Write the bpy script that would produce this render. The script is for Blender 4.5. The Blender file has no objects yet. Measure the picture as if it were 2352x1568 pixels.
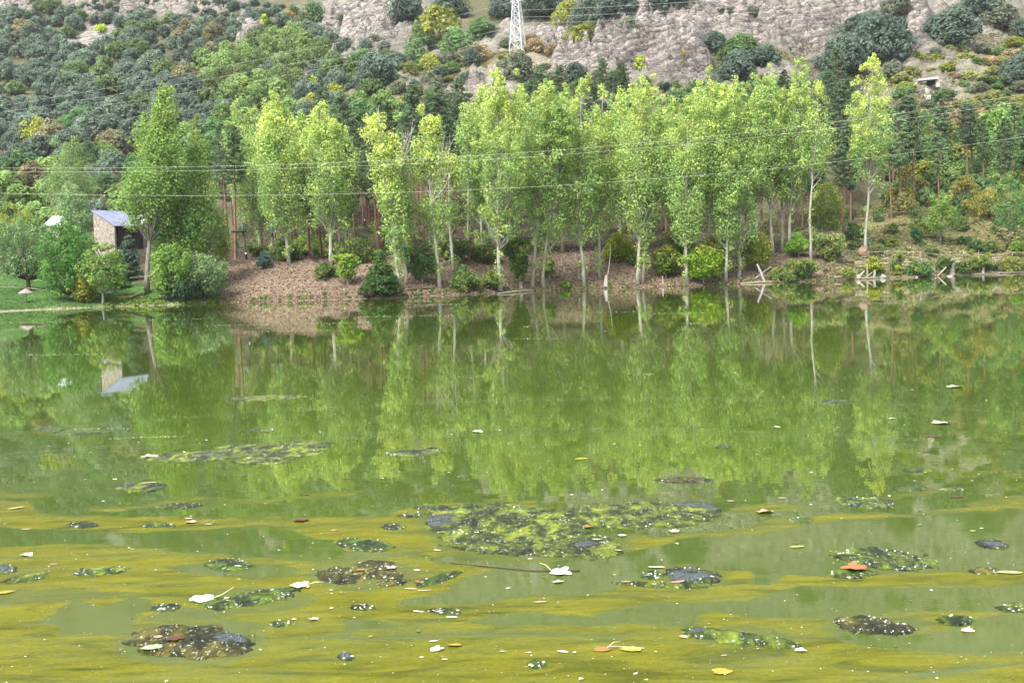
import bpy, math, random
import numpy as np
from mathutils import Matrix, Vector

# ------------------------------------------------------------------ camera, sky, sun, exposure
scene = bpy.context.scene
COL = scene.collection
VW, VH = 2352.0, 1568.0            # picture coordinates used for laying out the place
LENS, CAMH = 40.0, 3.0
F = VW * LENS / 36.0
PITCH, ROLL = math.radians(3.48), math.radians(-1.78)
cam_data = bpy.data.cameras.new('camera')
cam_data.sensor_width = 36.0
cam_data.lens = LENS
cam_data.clip_start = 0.1
cam_data.clip_end = 5000.0
cam = bpy.data.objects.new('camera', cam_data)
COL.objects.link(cam)
CAM_ROT = Matrix.Rotation(math.pi / 2 - PITCH, 4, 'X') @ Matrix.Rotation(ROLL, 4, 'Z')
cam.matrix_world = Matrix.Translation((0, 0, CAMH)) @ CAM_ROT
scene.camera = cam

SUN_EL, SUN_AZ = math.radians(52), math.radians(215)     # azimuth clockwise from +Y
world = bpy.data.worlds.new('World')
scene.world = world
world.use_nodes = True
wn, wl = world.node_tree.nodes, world.node_tree.links
for n in list(wn):
    wn.remove(n)
sky = wn.new('ShaderNodeTexSky')
sky.sky_type = 'NISHITA'
sky.sun_disc = False
sky.sun_elevation = SUN_EL
sky.sun_rotation = SUN_AZ
sky.dust_density = 5.0
sky.air_density = 1.0
hs = wn.new('ShaderNodeHueSaturation')
hs.inputs['Saturation'].default_value = 0.35
bg = wn.new('ShaderNodeBackground')
bg.inputs['Strength'].default_value = 0.15
wo = wn.new('ShaderNodeOutputWorld')
wl.new(sky.outputs[0], hs.inputs['Color'])
wl.new(hs.outputs[0], bg.inputs['Color'])
wl.new(bg.outputs[0], wo.inputs['Surface'])

sun_data = bpy.data.lights.new('sun', 'SUN')
sun_data.energy = 1.7
sun_data.angle = math.radians(16)
sun_data.color = (1.0, 0.95, 0.87)
sun = bpy.data.objects.new('sun', sun_data)
COL.objects.link(sun)
sd = Vector((math.sin(SUN_AZ) * math.cos(SUN_EL), math.cos(SUN_AZ) * math.cos(SUN_EL), math.sin(SUN_EL)))
sun.rotation_euler = sd.to_track_quat('Z', 'Y').to_euler()

vs = scene.view_settings
vs.view_transform = 'Standard'
vs.look = 'None'
vs.gamma = 1.0
vs.use_curve_mapping = False
vs.exposure = 1.42
scene.cycles.use_denoising = True
scene.cycles.max_bounces = 5
scene.cycles.diffuse_bounces = 3
scene.cycles.glossy_bounces = 2
scene.cycles.transmission_bounces = 3
scene.cycles.transparent_max_bounces = 4
scene.cycles.caustics_reflective = False
scene.cycles.caustics_refractive = False

# ------------------------------------------------------------------ projection helpers
RM = np.array(CAM_ROT.to_3x3())


def ray(px, py):
    d = np.stack([(np.asarray(px, float) - VW / 2) / F, -(np.asarray(py, float) - VH / 2) / F,
                  -np.ones_like(np.asarray(px, float))], -1)
    return d @ RM.T


def at(px, py, Y):
    d = ray(px, py)
    t = Y / d[..., 1]
    return d * t[..., None] + np.array([0, 0, CAMH])


def water_at(px, py):
    d = ray(px, py)
    t = -CAMH / d[..., 2]
    return d * t[..., None] + np.array([0, 0, CAMH])


def project(P):
    q = (P - np.array([0, 0, CAMH])) @ RM
    w = -q[..., 2]
    w = np.where(w < 0.01, 0.01, w)
    return VW / 2 + F * q[..., 0] / w, VH / 2 - F * q[..., 1] / w


def S(x, y):
    return x * 0.91875, y * 0.91875


# ------------------------------------------------------------------ noise
def _hash(ix, iy, seed):
    n = (ix.astype(np.int64) * 374761393 + iy.astype(np.int64) * 668265263 + seed * 974634777) & 0x7fffffff
    n = ((n ^ (n >> 13)) * 1274126177) & 0x7fffffff
    n = (n ^ (n >> 16)) & 0x7fffffff
    return n / float(0x7fffffff)


def vnoise(x, y, seed=0):
    x = np.asarray(x, float)
    y = np.asarray(y, float)
    ix, iy = np.floor(x), np.floor(y)
    fx, fy = x - ix, y - iy
    fx = fx * fx * (3 - 2 * fx)
    fy = fy * fy * (3 - 2 * fy)
    a, b = _hash(ix, iy, seed), _hash(ix + 1, iy, seed)
    c, d = _hash(ix, iy + 1, seed), _hash(ix + 1, iy + 1, seed)
    return (a + (b - a) * fx) * (1 - fy) + (c + (d - c) * fx) * fy


def fbm(x, y, seed=0, octv=4):
    s, a, t = 0, 0.5, 0
    for o in range(octv):
        s = s + a * vnoise(x, y, seed + o * 17)
        t += a
        x, y, a = x * 2.03 + 3.1, y * 2.03 + 7.7, a * 0.5
    return s / t


def ridged(x, y, seed=0, octv=4):
    s, a, t = 0, 0.5, 0
    for o in range(octv):
        s = s + a * (1 - np.abs(2 * vnoise(x, y, seed + o * 13) - 1))
        t += a
        x, y, a = x * 2.1 + 1.3, y * 2.1 + 5.9, a * 0.55
    return s / t


def inside(px, py, poly):
    r = np.zeros(np.shape(px), bool)
    n = len(poly)
    for i in range(n):
        x0, y0 = poly[i]
        x1, y1 = poly[(i + 1) % n]
        if y0 == y1:
            continue
        c = ((y0 > py) != (y1 > py)) & (px < (x1 - x0) * (py - y0) / (y1 - y0) + x0)
        r ^= c
    return r


# ------------------------------------------------------------------ terrain height
SHORE_PX = [(-300, 722), (0, 716), (100, 711), (250, 705), (400, 700), (500, 695), (700, 690), (900, 684), (1150, 672),
            (1300, 665), (1450, 660), (1600, 656), (1750, 650), (1900, 645), (2000, 640), (2100, 637), (2200, 632),
            (2352, 627), (2700, 612)]
_sp = np.array([water_at(a, b) for a, b in SHORE_PX])
SH_U, SH_Y = _sp[:, 0] / _sp[:, 1], _sp[:, 1]


def shore(u):
    return np.interp(u, SH_U, SH_Y)


def horizon(x):
    return 625 - math.tan(-ROLL) * (x - 1176)


PROFILES = {
    0: [(0, 716), (5, 702), (25, 668), (60, 618), (100, 560), (150, 480), (220, 380), (300, 250), (400, 120), (520, 0), (700, -180), (900, -300), (1100, -330)],
    600: [(0, 692), (4, 672), (12, 630), (20, 606), (35, 592), (60, 560), (100, 480), (150, 370), (220, 250), (300, 130), (400, 30), (520, -80), (700, -220), (900, -300), (1100, -330)],
    1176: [(0, 671), (3, 655), (15, 592), (20, 582), (40, 545), (70, 490), (110, 380), (150, 250), (190, 145), (230, 90), (300, 0), (400, -110), (600, -250), (900, -330), (1100, -350)],
    1750: [(0, 651), (3, 640), (8, 615), (14, 592), (40, 540), (70, 480), (100, 390), (130, 280), (160, 190), (190, 110), (230, 20), (300, -90), (450, -230), (900, -330), (1100, -350)],
    2352: [(0, 627), (2, 614), (4, 598), (10, 590), (35, 490), (50, 460), (80, 380), (110, 290), (150, 180), (190, 90), (240, 0), (320, -100), (450, -220), (900, -320), (1100, -350)],
}
_keys = sorted(PROFILES)
_ucol = np.array([(k - 1176) / F for k in _keys])


def height_base(X, Y):
    u = X / np.maximum(Y, 1.0)
    s = Y - shore(u)
    T = []
    for k in _keys:
        p = np.array(PROFILES[k], float)
        T.append(np.interp(s, p[:, 0], (horizon(k) - p[:, 1]) / F))
    T = np.array(T)
    uc = np.clip(u, _ucol[0], _ucol[-1] - 1e-9)
    i = np.clip(np.searchsorted(_ucol, uc, side='right') - 1, 0, len(_ucol) - 2)
    f = (uc - _ucol[i]) / (_ucol[i + 1] - _ucol[i])
    Ta = np.take_along_axis(T.reshape(len(_keys), -1), i.reshape(1, -1), 0)[0].reshape(np.shape(u))
    Tb = np.take_along_axis(T.reshape(len(_keys), -1), (i + 1).reshape(1, -1), 0)[0].reshape(np.shape(u))
    t = Ta * (1 - f) + Tb * f
    z = CAMH + t * Y
    z = z - np.interp(s, [0, 8], [1, 0]) * (CAMH + t * Y) * 0
    # waterline is exactly z = 0 at s = 0
    t0 = -CAMH / np.maximum(shore(u), 1)
    z0 = CAMH + t0 * Y
    k = np.clip(s / 3.0, 0, 1)
    z = z0 * (1 - k) * 0 + z * k + np.maximum(z, 0.02 * s) * (1 - k)
    return np.where(s < 0, np.maximum(0.12 * s, -3.0), z), s


# rock, scree and grass zones
ROCKS = [
    [(1290, 150), (1330, 110), (1440, 90), (1400, 60), (1480, 30), (1590, 0), (1590, -500), (2080, -500), (2000, 0), (2030, 40), (1990, 45),
     (1900, 90), (1870, 130), (1740, 100), (1690, 80), (1610, 75), (1600, 110), (1640, 150), (1630, 190), (1560, 190), (1480, 190), (1400, 185)],
    [(720, 85), (760, 40), (800, 0), (760, -500), (1150, -500), (1010, -40), (960, 0), (900, 20), (935, 60), (880, 95), (800, 100)],
    [(-600, -500), (700, -500), (560, 0), (560, 22), (450, 35), (280, 42), (200, 62), (190, 20), (100, 10), (60, 42), (-200, 50)],
    [(2080, 40), (2140, 40), (2125, 110), (2085, 130)],
    [(520, 70), (590, 38), (606, 85), (565, 115)],
    [(1085, 190), (1110, 175), (1100, 215), (1060, 220)],
    [(1215, 75), (1300, 65), (1310, 110), (1230, 105)],
    [(1300, 130), (1250, 165), (1330, 190), (1420, 195), (1420, 150)],
    [(2140, -500), (2500, -500), (2500, -20), (2140, -10)],
    [(1240, -500), (1600, -500), (1560, -30), (1270, -30)],
]
SCREE = [[(272, 58), (272, 88), (205, 102), (195, 146), (180, 135), (184, 106), (125, 120), (160, 85), (205, 62)]]
LITTER = [[(500, 730), (495, 640), (520, 560), (560, 500), (700, 470), (900, 480), (1200, 480), (1500, 500), (1760, 520), (1960, 560), (1960, 700)]]
DRY = [[(1000, 130), (1260, 90), (1320, 200), (1060, 240)], [(820, 205), (930, 200), (940, 235), (830, 240)],
       [(2060, 150), (2352, 80), (2600, 60), (2600, 320), (2080, 300)], [(1860, 620), (2000, 470), (2600, 440), (2600, 640)]]
LAWN = [[(-600, 800), (-600, 600), (0, 612), (160, 620), (330, 655), (520, 690), (520, 800)]]


def zone(X, Y, Z, polys, j=14):
    px, py = project(np.stack([X, Y, Z], -1))
    jx = (fbm(X * 0.12, Y * 0.12, 5) - 0.5) * 2 * j + (fbm(X * 0.6, Y * 0.6, 15) - 0.5) * j
    jy = (fbm(X * 0.12 + 40, Y * 0.12, 9) - 0.5) * 2 * j + (fbm(X * 0.6, Y * 0.6, 19) - 0.5) * j
    m = np.zeros(px.shape, bool)
    for p in polys:
        m |= inside(px + jx, py + jy, p)
    return m.astype(float)


def rough(X, Y, s):
    a = np.clip((s - 2) / 30, 0, 1)
    return (fbm(X * 0.05, Y * 0.05, 3) - 0.5) * 5 * a * np.clip(s / 150, 0.1, 1.6) + (fbm(X * 0.35, Y * 0.35, 4) - 0.5) * np.clip(s / 6, 0, 1) * 0.9


def ground(X, Y):
    z, s = height_base(X, Y)
    return z + rough(X, Y, s)


def hit(px, py):
    Y = np.concatenate([np.arange(100, 260, 0.35), np.arange(260, 1100, 1.2)])
    d = ray(px, py)
    P = d[None, :] * (Y / d[1])[:, None] + np.array([0, 0, CAMH])
    g = ground(P[:, 0], P[:, 1])
    k = np.nonzero(P[:, 2] <= np.maximum(g, 0))[0]
    k = k[0] if len(k) else len(Y) - 1
    p = P[k].copy()
    p[2] = max(g[k], 0)
    return p


def on_ground(px, s):
    """Ground point straight above picture column px at s metres behind the waterline."""
    u = (px - 1176) / F
    for _ in range(3):
        Y = float(shore(np.array(u))) + s
        g = float(ground(np.array([u * Y]), np.array([Y]))[0])
        x, y = project(np.array([u * Y, Y, g]))
        u += (px - float(x)) / F
    return np.array([u * Y, Y, g])


# ------------------------------------------------------------------ mesh helpers
class MB:
    def __init__(self):
        self.v, self.q, self.m, self.c, self.n = [], [], [], [], 0

    def add(self, v, q, mat=0, col=None):
        v = np.asarray(v, float).reshape(-1, 3)
        q = np.asarray(q, int).reshape(-1, 4)
        self.v.append(v)
        self.q.append(q + self.n)
        self.m.append(np.full(len(q), mat))
        if col is None:
            col = np.ones((len(v), 3))
        col = np.asarray(col, float)
        if col.ndim == 1:
            col = np.tile(col, (len(v), 1))
        self.c.append(col)
        self.n += len(v)
        return self

    def tube(self, path, rad, sides=6, mat=0, col=None, closed_end=True):
        path = np.asarray(path, float)
        n = len(path)
        rad = np.broadcast_to(np.asarray(rad, float), (n,))
        tan = np.gradient(path, axis=0)
        tan /= np.linalg.norm(tan, axis=1)[:, None] + 1e-9
        ref = np.tile(np.array([1.0, 0, 0]), (n, 1))
        ref[np.abs(tan[:, 0]) > 0.85] = (0, 1, 0)
        a = np.cross(tan, ref)
        a /= np.linalg.norm(a, axis=1)[:, None] + 1e-9
        b = np.cross(tan, a)
        th = np.linspace(0, 2 * math.pi, sides, endpoint=False)
        ring = path[:, None] + rad[:, None, None] * (np.cos(th)[None, :, None] * a[:, None] + np.sin(th)[None, :, None] * b[:, None])
        v = ring.reshape(-1, 3)
        i = np.arange(n - 1)[:, None] * sides
        j = np.arange(sides)[None, :]
        k = (j + 1) % sides
        q = np.stack([i + j, i + k, i + sides + k, i + sides + j], -1).reshape(-1, 4)
        if closed_end:
            v = np.concatenate([v, path[[0, -1]]])
            c0, c1 = n * sides, n * sides + 1
            e = []
            for jj in range(0, sides, 2):
                e.append((c0, (jj + 2) % sides, jj + 1, jj))
                o = (n - 1) * sides
                e.append((c1, o + jj, o + jj + 1, o + (jj + 2) % sides))
            if sides % 2 == 0:
                q = np.concatenate([q, np.array(e)])
        return self.add(v, q, mat, col)

    def box(self, c, size, rot=0.0, mat=0, col=None, tilt=None):
        sx, sy, sz = [k / 2 for k in size]
        v = np.array([(x, y, z) for x in (-sx, sx) for y in (-sy, sy) for z in (-sz, sz)])
        if tilt is not None:
            v = v @ np.array(tilt).T
        R = np.array([[math.cos(rot), -math.sin(rot), 0], [math.sin(rot), math.cos(rot), 0], [0, 0, 1]])
        v = v @ R.T + np.asarray(c)
        q = [(0, 1, 3, 2), (4, 6, 7, 5), (0, 4, 5, 1), (2, 3, 7, 6), (0, 2, 6, 4), (1, 5, 7, 3)]
        return self.add(v, q, mat, col)

    def mesh(self, name, mats, smooth=True):
        v = np.concatenate(self.v)
        q = np.concatenate(self.q)
        me = bpy.data.meshes.new(name)
        me.vertices.add(len(v))
        me.vertices.foreach_set('co', v.astype(np.float32).ravel())
        me.loops.add(len(q) * 4)
        me.loops.foreach_set('vertex_index', q.astype(np.int32).ravel())
        me.polygons.add(len(q))
        me.polygons.foreach_set('loop_start', np.arange(0, len(q) * 4, 4, dtype=np.int32))
        me.polygons.foreach_set('material_index', np.concatenate(self.m).astype(np.int32))
        me.polygons.foreach_set('use_smooth', np.full(len(q), smooth))
        a = me.attributes.new('col', 'FLOAT_COLOR', 'POINT')
        c = np.concatenate(self.c)
        a.data.foreach_set('color', np.concatenate([c, np.ones((len(c), 1))], 1).astype(np.float32).ravel())
        for m in (mats if isinstance(mats, (list, tuple)) else [mats]):
            me.materials.append(m)
        me.update(calc_edges=True)
        return me

    def build(self, name, mats, parent=None, smooth=True):
        o = bpy.data.objects.new(name, self.mesh(name, mats, smooth))
        COL.objects.link(o)
        if parent is not None:
            o.parent = parent
        return o


def tag(o, label=None, cat=None, group=None, kind=None):
    if label:
        o['label'] = label
    if cat:
        o['category'] = cat
    if group:
        o['group'] = group
    if kind:
        o['kind'] = kind
    return o


def empty(name, loc, label, cat, group=None, rz=0.0):
    o = bpy.data.objects.new(name, None)
    COL.objects.link(o)
    o.location = loc
    o.rotation_euler[2] = rz
    o.empty_display_size = 0.3
    return tag(o, label, cat, group)


def copy_tree(o, parent=None):
    c = o.copy()
    COL.objects.link(c)
    c.parent = parent
    for ch in o.children:
        copy_tree(ch, c)
    return c


# ------------------------------------------------------------------ materials
def new_mat(name):
    m = bpy.data.materials.new(name)
    m.use_nodes = True
    n, l = m.node_tree.nodes, m.node_tree.links
    for k in list(n):
        n.remove(k)
    out = n.new('ShaderNodeOutputMaterial')
    return m, n, l, out


def noise_node(n, l, coord, scale, detail=4, rough_=0.55, dist=0.0):
    t = n.new('ShaderNodeTexNoise')
    t.inputs['Scale'].default_value = scale
    t.inputs['Detail'].default_value = detail
    t.inputs['Roughness'].default_value = rough_
    t.inputs['Distortion'].default_value = dist
    l.new(coord, t.inputs['Vector'])
    return t.outputs['Fac']


def ramp(n, l, fac, stops, interp='LINEAR'):
    r = n.new('ShaderNodeValToRGB')
    r.color_ramp.interpolation = interp
    e = r.color_ramp.elements
    while len(e) < len(stops):
        e.new(0.5)
    for k, (p, c) in enumerate(stops):
        e[k].position = p
        e[k].color = (*c, 1) if len(c) == 3 else c
    l.new(fac, r.inputs['Fac'])
    return r.outputs['Color']


def mixc(n, l, fac, a, b, mode='MIX'):
    m = n.new('ShaderNodeMix')
    m.data_type = 'RGBA'
    m.blend_type = mode
    for k, v in ((0, fac), (6, a), (7, b)):
        if hasattr(v, 'links'):
            l.new(v, m.inputs[k])
        elif k == 0:
            m.inputs[0].default_value = v
        else:
            m.inputs[k].default_value = (*v, 1)
    return m.outputs[2]


def math_node(n, l, op, a, b=None, clamp=False):
    m = n.new('ShaderNodeMath')
    m.operation = op
    m.use_clamp = clamp
    for k, v in enumerate((a, b)):
        if v is None:
            continue
        if hasattr(v, 'links'):
            l.new(v, m.inputs[k])
        else:
            m.inputs[k].default_value = v
    return m.outputs[0]


def simple_mat(name, c0, c1, scale=3.0, rough_=0.8, bump=0.3, spec=0.3, detail=5, stretch=(1, 1, 1), bdist=0.05, metal=0.0):
    m, n, l, out = new_mat(name)
    tc = n.new('ShaderNodeTexCoord')
    mp = n.new('ShaderNodeMapping')
    mp.inputs['Scale'].default_value = stretch
    l.new(tc.outputs['Object'], mp.inputs['Vector'])
    f = noise_node(n, l, mp.outputs[0], scale, detail, 0.6)
    c = ramp(n, l, f, [(0.3, c0), (0.7, c1)])
    p = n.new('ShaderNodeBsdfPrincipled')
    p.inputs['Roughness'].default_value = rough_
    p.inputs['Specular IOR Level'].default_value = spec
    p.inputs['Metallic'].default_value = metal
    l.new(c, p.inputs['Base Color'])
    if bump:
        b = n.new('ShaderNodeBump')
        b.inputs['Strength'].default_value = bump
        b.inputs['Distance'].default_value = bdist
        l.new(f, b.inputs['Height'])
        l.new(b.outputs[0], p.inputs['Normal'])
    l.new(p.outputs[0], out.inputs['Surface'])
    return m


def leaf_mat(name, transl=0.3, rough_=0.55, spec=0.25):
    m, n, l, out = new_mat(name)
    at_ = n.new('ShaderNodeAttribute')
    at_.attribute_name = 'col'
    oi = n.new('ShaderNodeObjectInfo')
    c = mixc(n, l, 1.0, at_.outputs['Color'], oi.outputs['Color'], 'MULTIPLY')
    p = n.new('ShaderNodeBsdfPrincipled')
    p.inputs['Roughness'].default_value = rough_
    p.inputs['Specular IOR Level'].default_value = spec
    l.new(c, p.inputs['Base Color'])
    t = n.new('ShaderNodeBsdfTranslucent')
    l.new(c, t.inputs['Color'])
    mx = n.new('ShaderNodeMixShader')
    mx.inputs[0].default_value = transl
    l.new(p.outputs[0], mx.inputs[1])
    l.new(t.outputs[0], mx.inputs[2])
    l.new(mx.outputs[0], out.inputs['Surface'])
    return m


LEAF = leaf_mat('foliage', 0.42, 0.65, 0.1)
BARK_PALE = simple_mat('bark_pale', (0.22, 0.21, 0.18), (0.48, 0.46, 0.40), 2.5, 0.9, 0.5, stretch=(1, 1, 0.35))
BARK_GREY = simple_mat('bark_grey', (0.13, 0.12, 0.10), (0.30, 0.28, 0.24), 2.5, 0.9, 0.6, stretch=(1, 1, 0.35))
BARK_DARK = simple_mat('bark_dark', (0.045, 0.036, 0.028), (0.12, 0.095, 0.075), 3, 0.95, 0.5, stretch=(1, 1, 0.35))
BARK_RED = simple_mat('bark_pine', (0.10, 0.06, 0.04), (0.24, 0.14, 0.095), 3, 0.9, 0.5, stretch=(1, 1, 0.3))
BARK_DEAD = simple_mat('bark_dead', (0.33, 0.31, 0.27), (0.56, 0.53, 0.47), 3, 0.9, 0.4)
WOOD_PALE = simple_mat('weathered_wood', (0.22, 0.19, 0.145), (0.47, 0.42, 0.34), 5, 0.85, 0.4, stretch=(1, 1, 1))
WOOD_POST = simple_mat('creosoted_wood', (0.05, 0.036, 0.03), (0.13, 0.095, 0.08), 4, 0.9, 0.4)
STONE = simple_mat('shore_stone', (0.22, 0.2, 0.18), (0.5, 0.47, 0.43), 4, 0.9, 0.6)

# ------------------------------------------------------------------ the hillside and banks
NU, NS = 640, 520
uu = np.linspace(-0.80, 0.80, NU)
sk = np.linspace(0, 1, NS)
ss = -6 + 40 * sk + 1006 * sk ** 3.0
U_, S_ = np.meshgrid(uu, ss)
Y_ = shore(U_) + S_
X_ = U_ * Y_
Zb, _ = height_base(X_, Y_)
Z_ = Zb + rough(X_, Y_, S_)
rock = zone(X_, Y_, Zb, ROCKS, 22) * (S_ > 80)
rock_far = ((project(np.stack([X_, Y_, Zb], -1))[1] < -20) & (fbm(X_ * 0.02, Y_ * 0.02, 77) > 0.45)) * 1.0
rock = np.maximum(rock, rock_far * (S_ > 80))
open_hill = np.clip((fbm(X_ * 0.06, Y_ * 0.06, 131) - 0.42) * 5, 0, 1) * np.clip((S_ - 105) / 40, 0, 1) * 0.45
rock = np.maximum(rock, open_hill * (U_ > -0.2))
for _ in range(2):
    rock[1:-1, 1:-1] = (rock[1:-1, 1:-1] * 2 + rock[:-2, 1:-1] + rock[2:, 1:-1] + rock[1:-1, :-2] + rock[1:-1, 2:]) / 6
rx_, ry_ = X_ * 0.8 + Z_ * 0.9, Y_ * 0.5 - X_ * 0.35
Z_ = Z_ + rock * ((ridged(rx_ * 0.055, ry_ * 0.10, 31, 5) - 0.55) * 17.0 + (ridged(rx_ * 0.22, ry_ * 0.3, 37, 3) - 0.5) * 5.0)
bd = X_ * 0.55 + Z_ * 0.75 - Y_ * 0.25 + (fbm(X_ * 0.05, Y_ * 0.05, 141) - 0.5) * 22
sw = bd / 6.5
sw = sw - np.floor(sw)
sw2 = (bd * 0.6 - X_ * 0.7 + (fbm(X_ * 0.12, Y_ * 0.12, 143) - 0.5) * 9) / 3.4
sw2 = sw2 - np.floor(sw2)
Z_ = Z_ + rock * ((sw - 0.5) * 6.0 * (0.4 + fbm(X_ * 0.04, Y_ * 0.07, 145)) + (sw2 - 0.5) * 2.4)
Z_ = np.where(S_ <= 0, Zb, Z_)
scree = zone(X_, Y_, Zb, SCREE, 8) * (S_ > 80)
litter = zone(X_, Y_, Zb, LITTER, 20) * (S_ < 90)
dry = zone(X_, Y_, Zb, DRY, 26)
lawn = zone(X_, Y_, Zb, LAWN, 8) * (S_ < 75)
cg = np.zeros(X_.shape + (3,))
cg[:] = (0.085, 0.082, 0.045)
n1 = fbm(X_ * 0.08, Y_ * 0.08, 51)[..., None]
cg = cg * (0.7 + 0.7 * n1)
dn = fbm(X_ * 0.25, Y_ * 0.25, 61)[..., None]
cg = cg + dry[..., None] * (np.array((0.20, 0.165, 0.085)) * (1 - dn) + np.array((0.12, 0.14, 0.045)) * dn - cg) * 0.85
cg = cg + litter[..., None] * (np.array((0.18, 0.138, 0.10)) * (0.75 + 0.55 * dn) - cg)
cg = cg * (1 - (litter * np.clip((S_ - 18) / 8, 0, 1) * .68)[..., None])  # litter colour darkened inside the wood, painting its shaded interior
cg = cg + lawn[..., None] * (np.array((0.065, 0.135, 0.035)) * (0.8 + 0.4 * dn) - cg)
rcol = np.array((0.47, 0.445, 0.415)) * (0.68 + 0.75 * fbm(rx_ * 0.05, ry_ * 0.06, 91)[..., None])
cg = cg + rock[..., None] * (rcol - cg)
cg = cg + scree[..., None] * (np.array((0.48, 0.46, 0.43)) - cg)
mud = np.exp(-((S_ - 0.3) / 0.9) ** 2)[..., None] * (1 - lawn[..., None])
cg = cg + mud * (np.array((0.16, 0.13, 0.10)) - cg) * 0.7
sand = (np.exp(-((S_ - 0.8) / 0.9) ** 2) * (lawn > 0))[..., None]
cg = cg + sand * (np.array((0.34, 0.30, 0.20)) - cg) * 0.8

m, n, l, out = new_mat('hillside_ground')
a_ = n.new('ShaderNodeAttribute'); a_.attribute_name = 'col'
r_ = n.new('ShaderNodeAttribute'); r_.attribute_name = 'rock'
geo = n.new('ShaderNodeNewGeometry')
mp = n.new('ShaderNodeMapping')
mp.inputs['Rotation'].default_value = (0.3, 0.75, 0.3)
mp.inputs['Scale'].default_value = (0.42, 0.6, 1.35)
l.new(geo.outputs['Position'], mp.inputs['Vector'])
f1 = noise_node(n, l, geo.outputs['Position'], 1.6, 6, 0.7)
f2 = noise_node(n, l, mp.outputs[0], 0.16, 9, 0.74, 0.9)
f3 = noise_node(n, l, mp.outputs[0], 1.3, 6, 0.7, 0.4)


def cracks(scale, warp):
    wv = n.new('ShaderNodeTexNoise')
    wv.inputs['Scale'].default_value = scale * 1.7
    wv.inputs['Detail'].default_value = 5
    l.new(mp.outputs[0], wv.inputs['Vector'])
    ad = n.new('ShaderNodeMix')
    ad.data_type = 'VECTOR'
    ad.inputs[0].default_value = warp
    l.new(mp.outputs[0], ad.inputs[4])
    sc = n.new('ShaderNodeVectorMath')
    sc.operation = 'SCALE'
    sc.inputs['Scale'].default_value = 1.0 / scale
    l.new(wv.outputs['Color'], sc.inputs[0])
    va = n.new('ShaderNodeVectorMath')
    va.operation = 'ADD'
    l.new(mp.outputs[0], va.inputs[0])
    s2 = n.new('ShaderNodeVectorMath')
    s2.operation = 'SCALE'
    s2.inputs['Scale'].default_value = warp
    l.new(sc.outputs[0], s2.inputs[0])
    l.new(s2.outputs[0], va.inputs[1])
    vo = n.new('ShaderNodeTexVoronoi')
    vo.feature = 'DISTANCE_TO_EDGE'
    vo.inputs['Scale'].default_value = scale
    l.new(va.outputs[0], vo.inputs['Vector'])
    return vo.outputs['Distance']


ck1 = cracks(0.13, 0.55)
ck2 = cracks(0.42, 0.5)
kc = ramp(n, l, ck1, [(0.0, (0.55, 0.54, 0.55)), (0.05, (0.95, 0.95, 0.95)), (0.4, (1.06, 1.05, 1.04))])
kc2 = ramp(n, l, ck2, [(0.0, (0.72, 0.71, 0.71)), (0.06, (1.0, 1.0, 1.0)), (0.3, (1.05, 1.05, 1.04))])
kcc = mixc(n, l, 1.0, kc, kc2, 'MULTIPLY')
g1 = ramp(n, l, f1, [(0.28, (0.45, 0.45, 0.45)), (0.72, (1.5, 1.5, 1.5))])
g2 = ramp(n, l, f2, [(0.30, (0.35, 0.33, 0.33)), (0.45, (0.95, 0.93, 0.92)), (0.58, (0.85, 0.84, 0.84)), (0.74, (1.65, 1.62, 1.58))])
g3 = ramp(n, l, f3, [(0.33, (0.5, 0.5, 0.52)), (0.62, (1.25, 1.24, 1.22))])
wvt = n.new('ShaderNodeTexWave')
wvt.wave_type = 'BANDS'
wvt.bands_direction = 'Z'
wvt.wave_profile = 'SAW'
wvt.inputs['Scale'].default_value = 0.11
wvt.inputs['Distortion'].default_value = 9.0
wvt.inputs['Detail'].default_value = 7.0
wvt.inputs['Detail Scale'].default_value = 1.6
wvt.inputs['Detail Roughness'].default_value = 0.68
l.new(mp.outputs[0], wvt.inputs['Vector'])
wvc = ramp(n, l, wvt.outputs['Fac'], [(0.0, (0.30, 0.29, 0.31)), (0.10, (0.75, 0.74, 0.75)), (0.5, (1.0, 0.99, 0.98)), (1.0, (1.6, 1.57, 1.53))])
kcc = mixc(n, l, 1.0, kcc, wvc, 'MULTIPLY')
g23 = mixc(n, l, 1.0, mixc(n, l, 1.0, g2, g3, 'MULTIPLY'), kcc, 'MULTIPLY')
var = mixc(n, l, r_.outputs['Fac'], g1, g23)
base = mixc(n, l, 1.0, a_.outputs['Color'], var, 'MULTIPLY')
p = n.new('ShaderNodeBsdfPrincipled')
p.inputs['Roughness'].default_value = 0.95
p.inputs['Specular IOR Level'].default_value = 0.15
l.new(base, p.inputs['Base Color'])
b = n.new('ShaderNodeBump')
b.inputs['Strength'].default_value = 1.0
b.inputs['Distance'].default_value = 1.1
hsum = math_node(n, l, 'ADD', math_node(n, l, 'MULTIPLY', f1, 0.25), math_node(n, l, 'MULTIPLY', math_node(n, l, 'ADD', math_node(n, l, 'MULTIPLY', f2, 3.0), math_node(n, l, 'ADD', math_node(n, l, 'MULTIPLY', f3, 1.2), math_node(n, l, 'ADD', math_node(n, l, 'MULTIPLY', wvt.outputs['Fac'], 2.2), math_node(n, l, 'MULTIPLY', ck2, 1.2)))), r_.outputs['Fac']))
l.new(hsum, b.inputs['Height'])
l.new(b.outputs[0], p.inputs['Normal'])
l.new(p.outputs[0], out.inputs['Surface'])
GROUND = m


def grid_quads(nr, nc):
    i = np.arange(nr - 1)[:, None] * nc
    j = np.arange(nc - 1)[None, :]
    return np.stack([i + j, i + j + 1, i + nc + j + 1, i + nc + j], -1).reshape(-1, 4)


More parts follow.
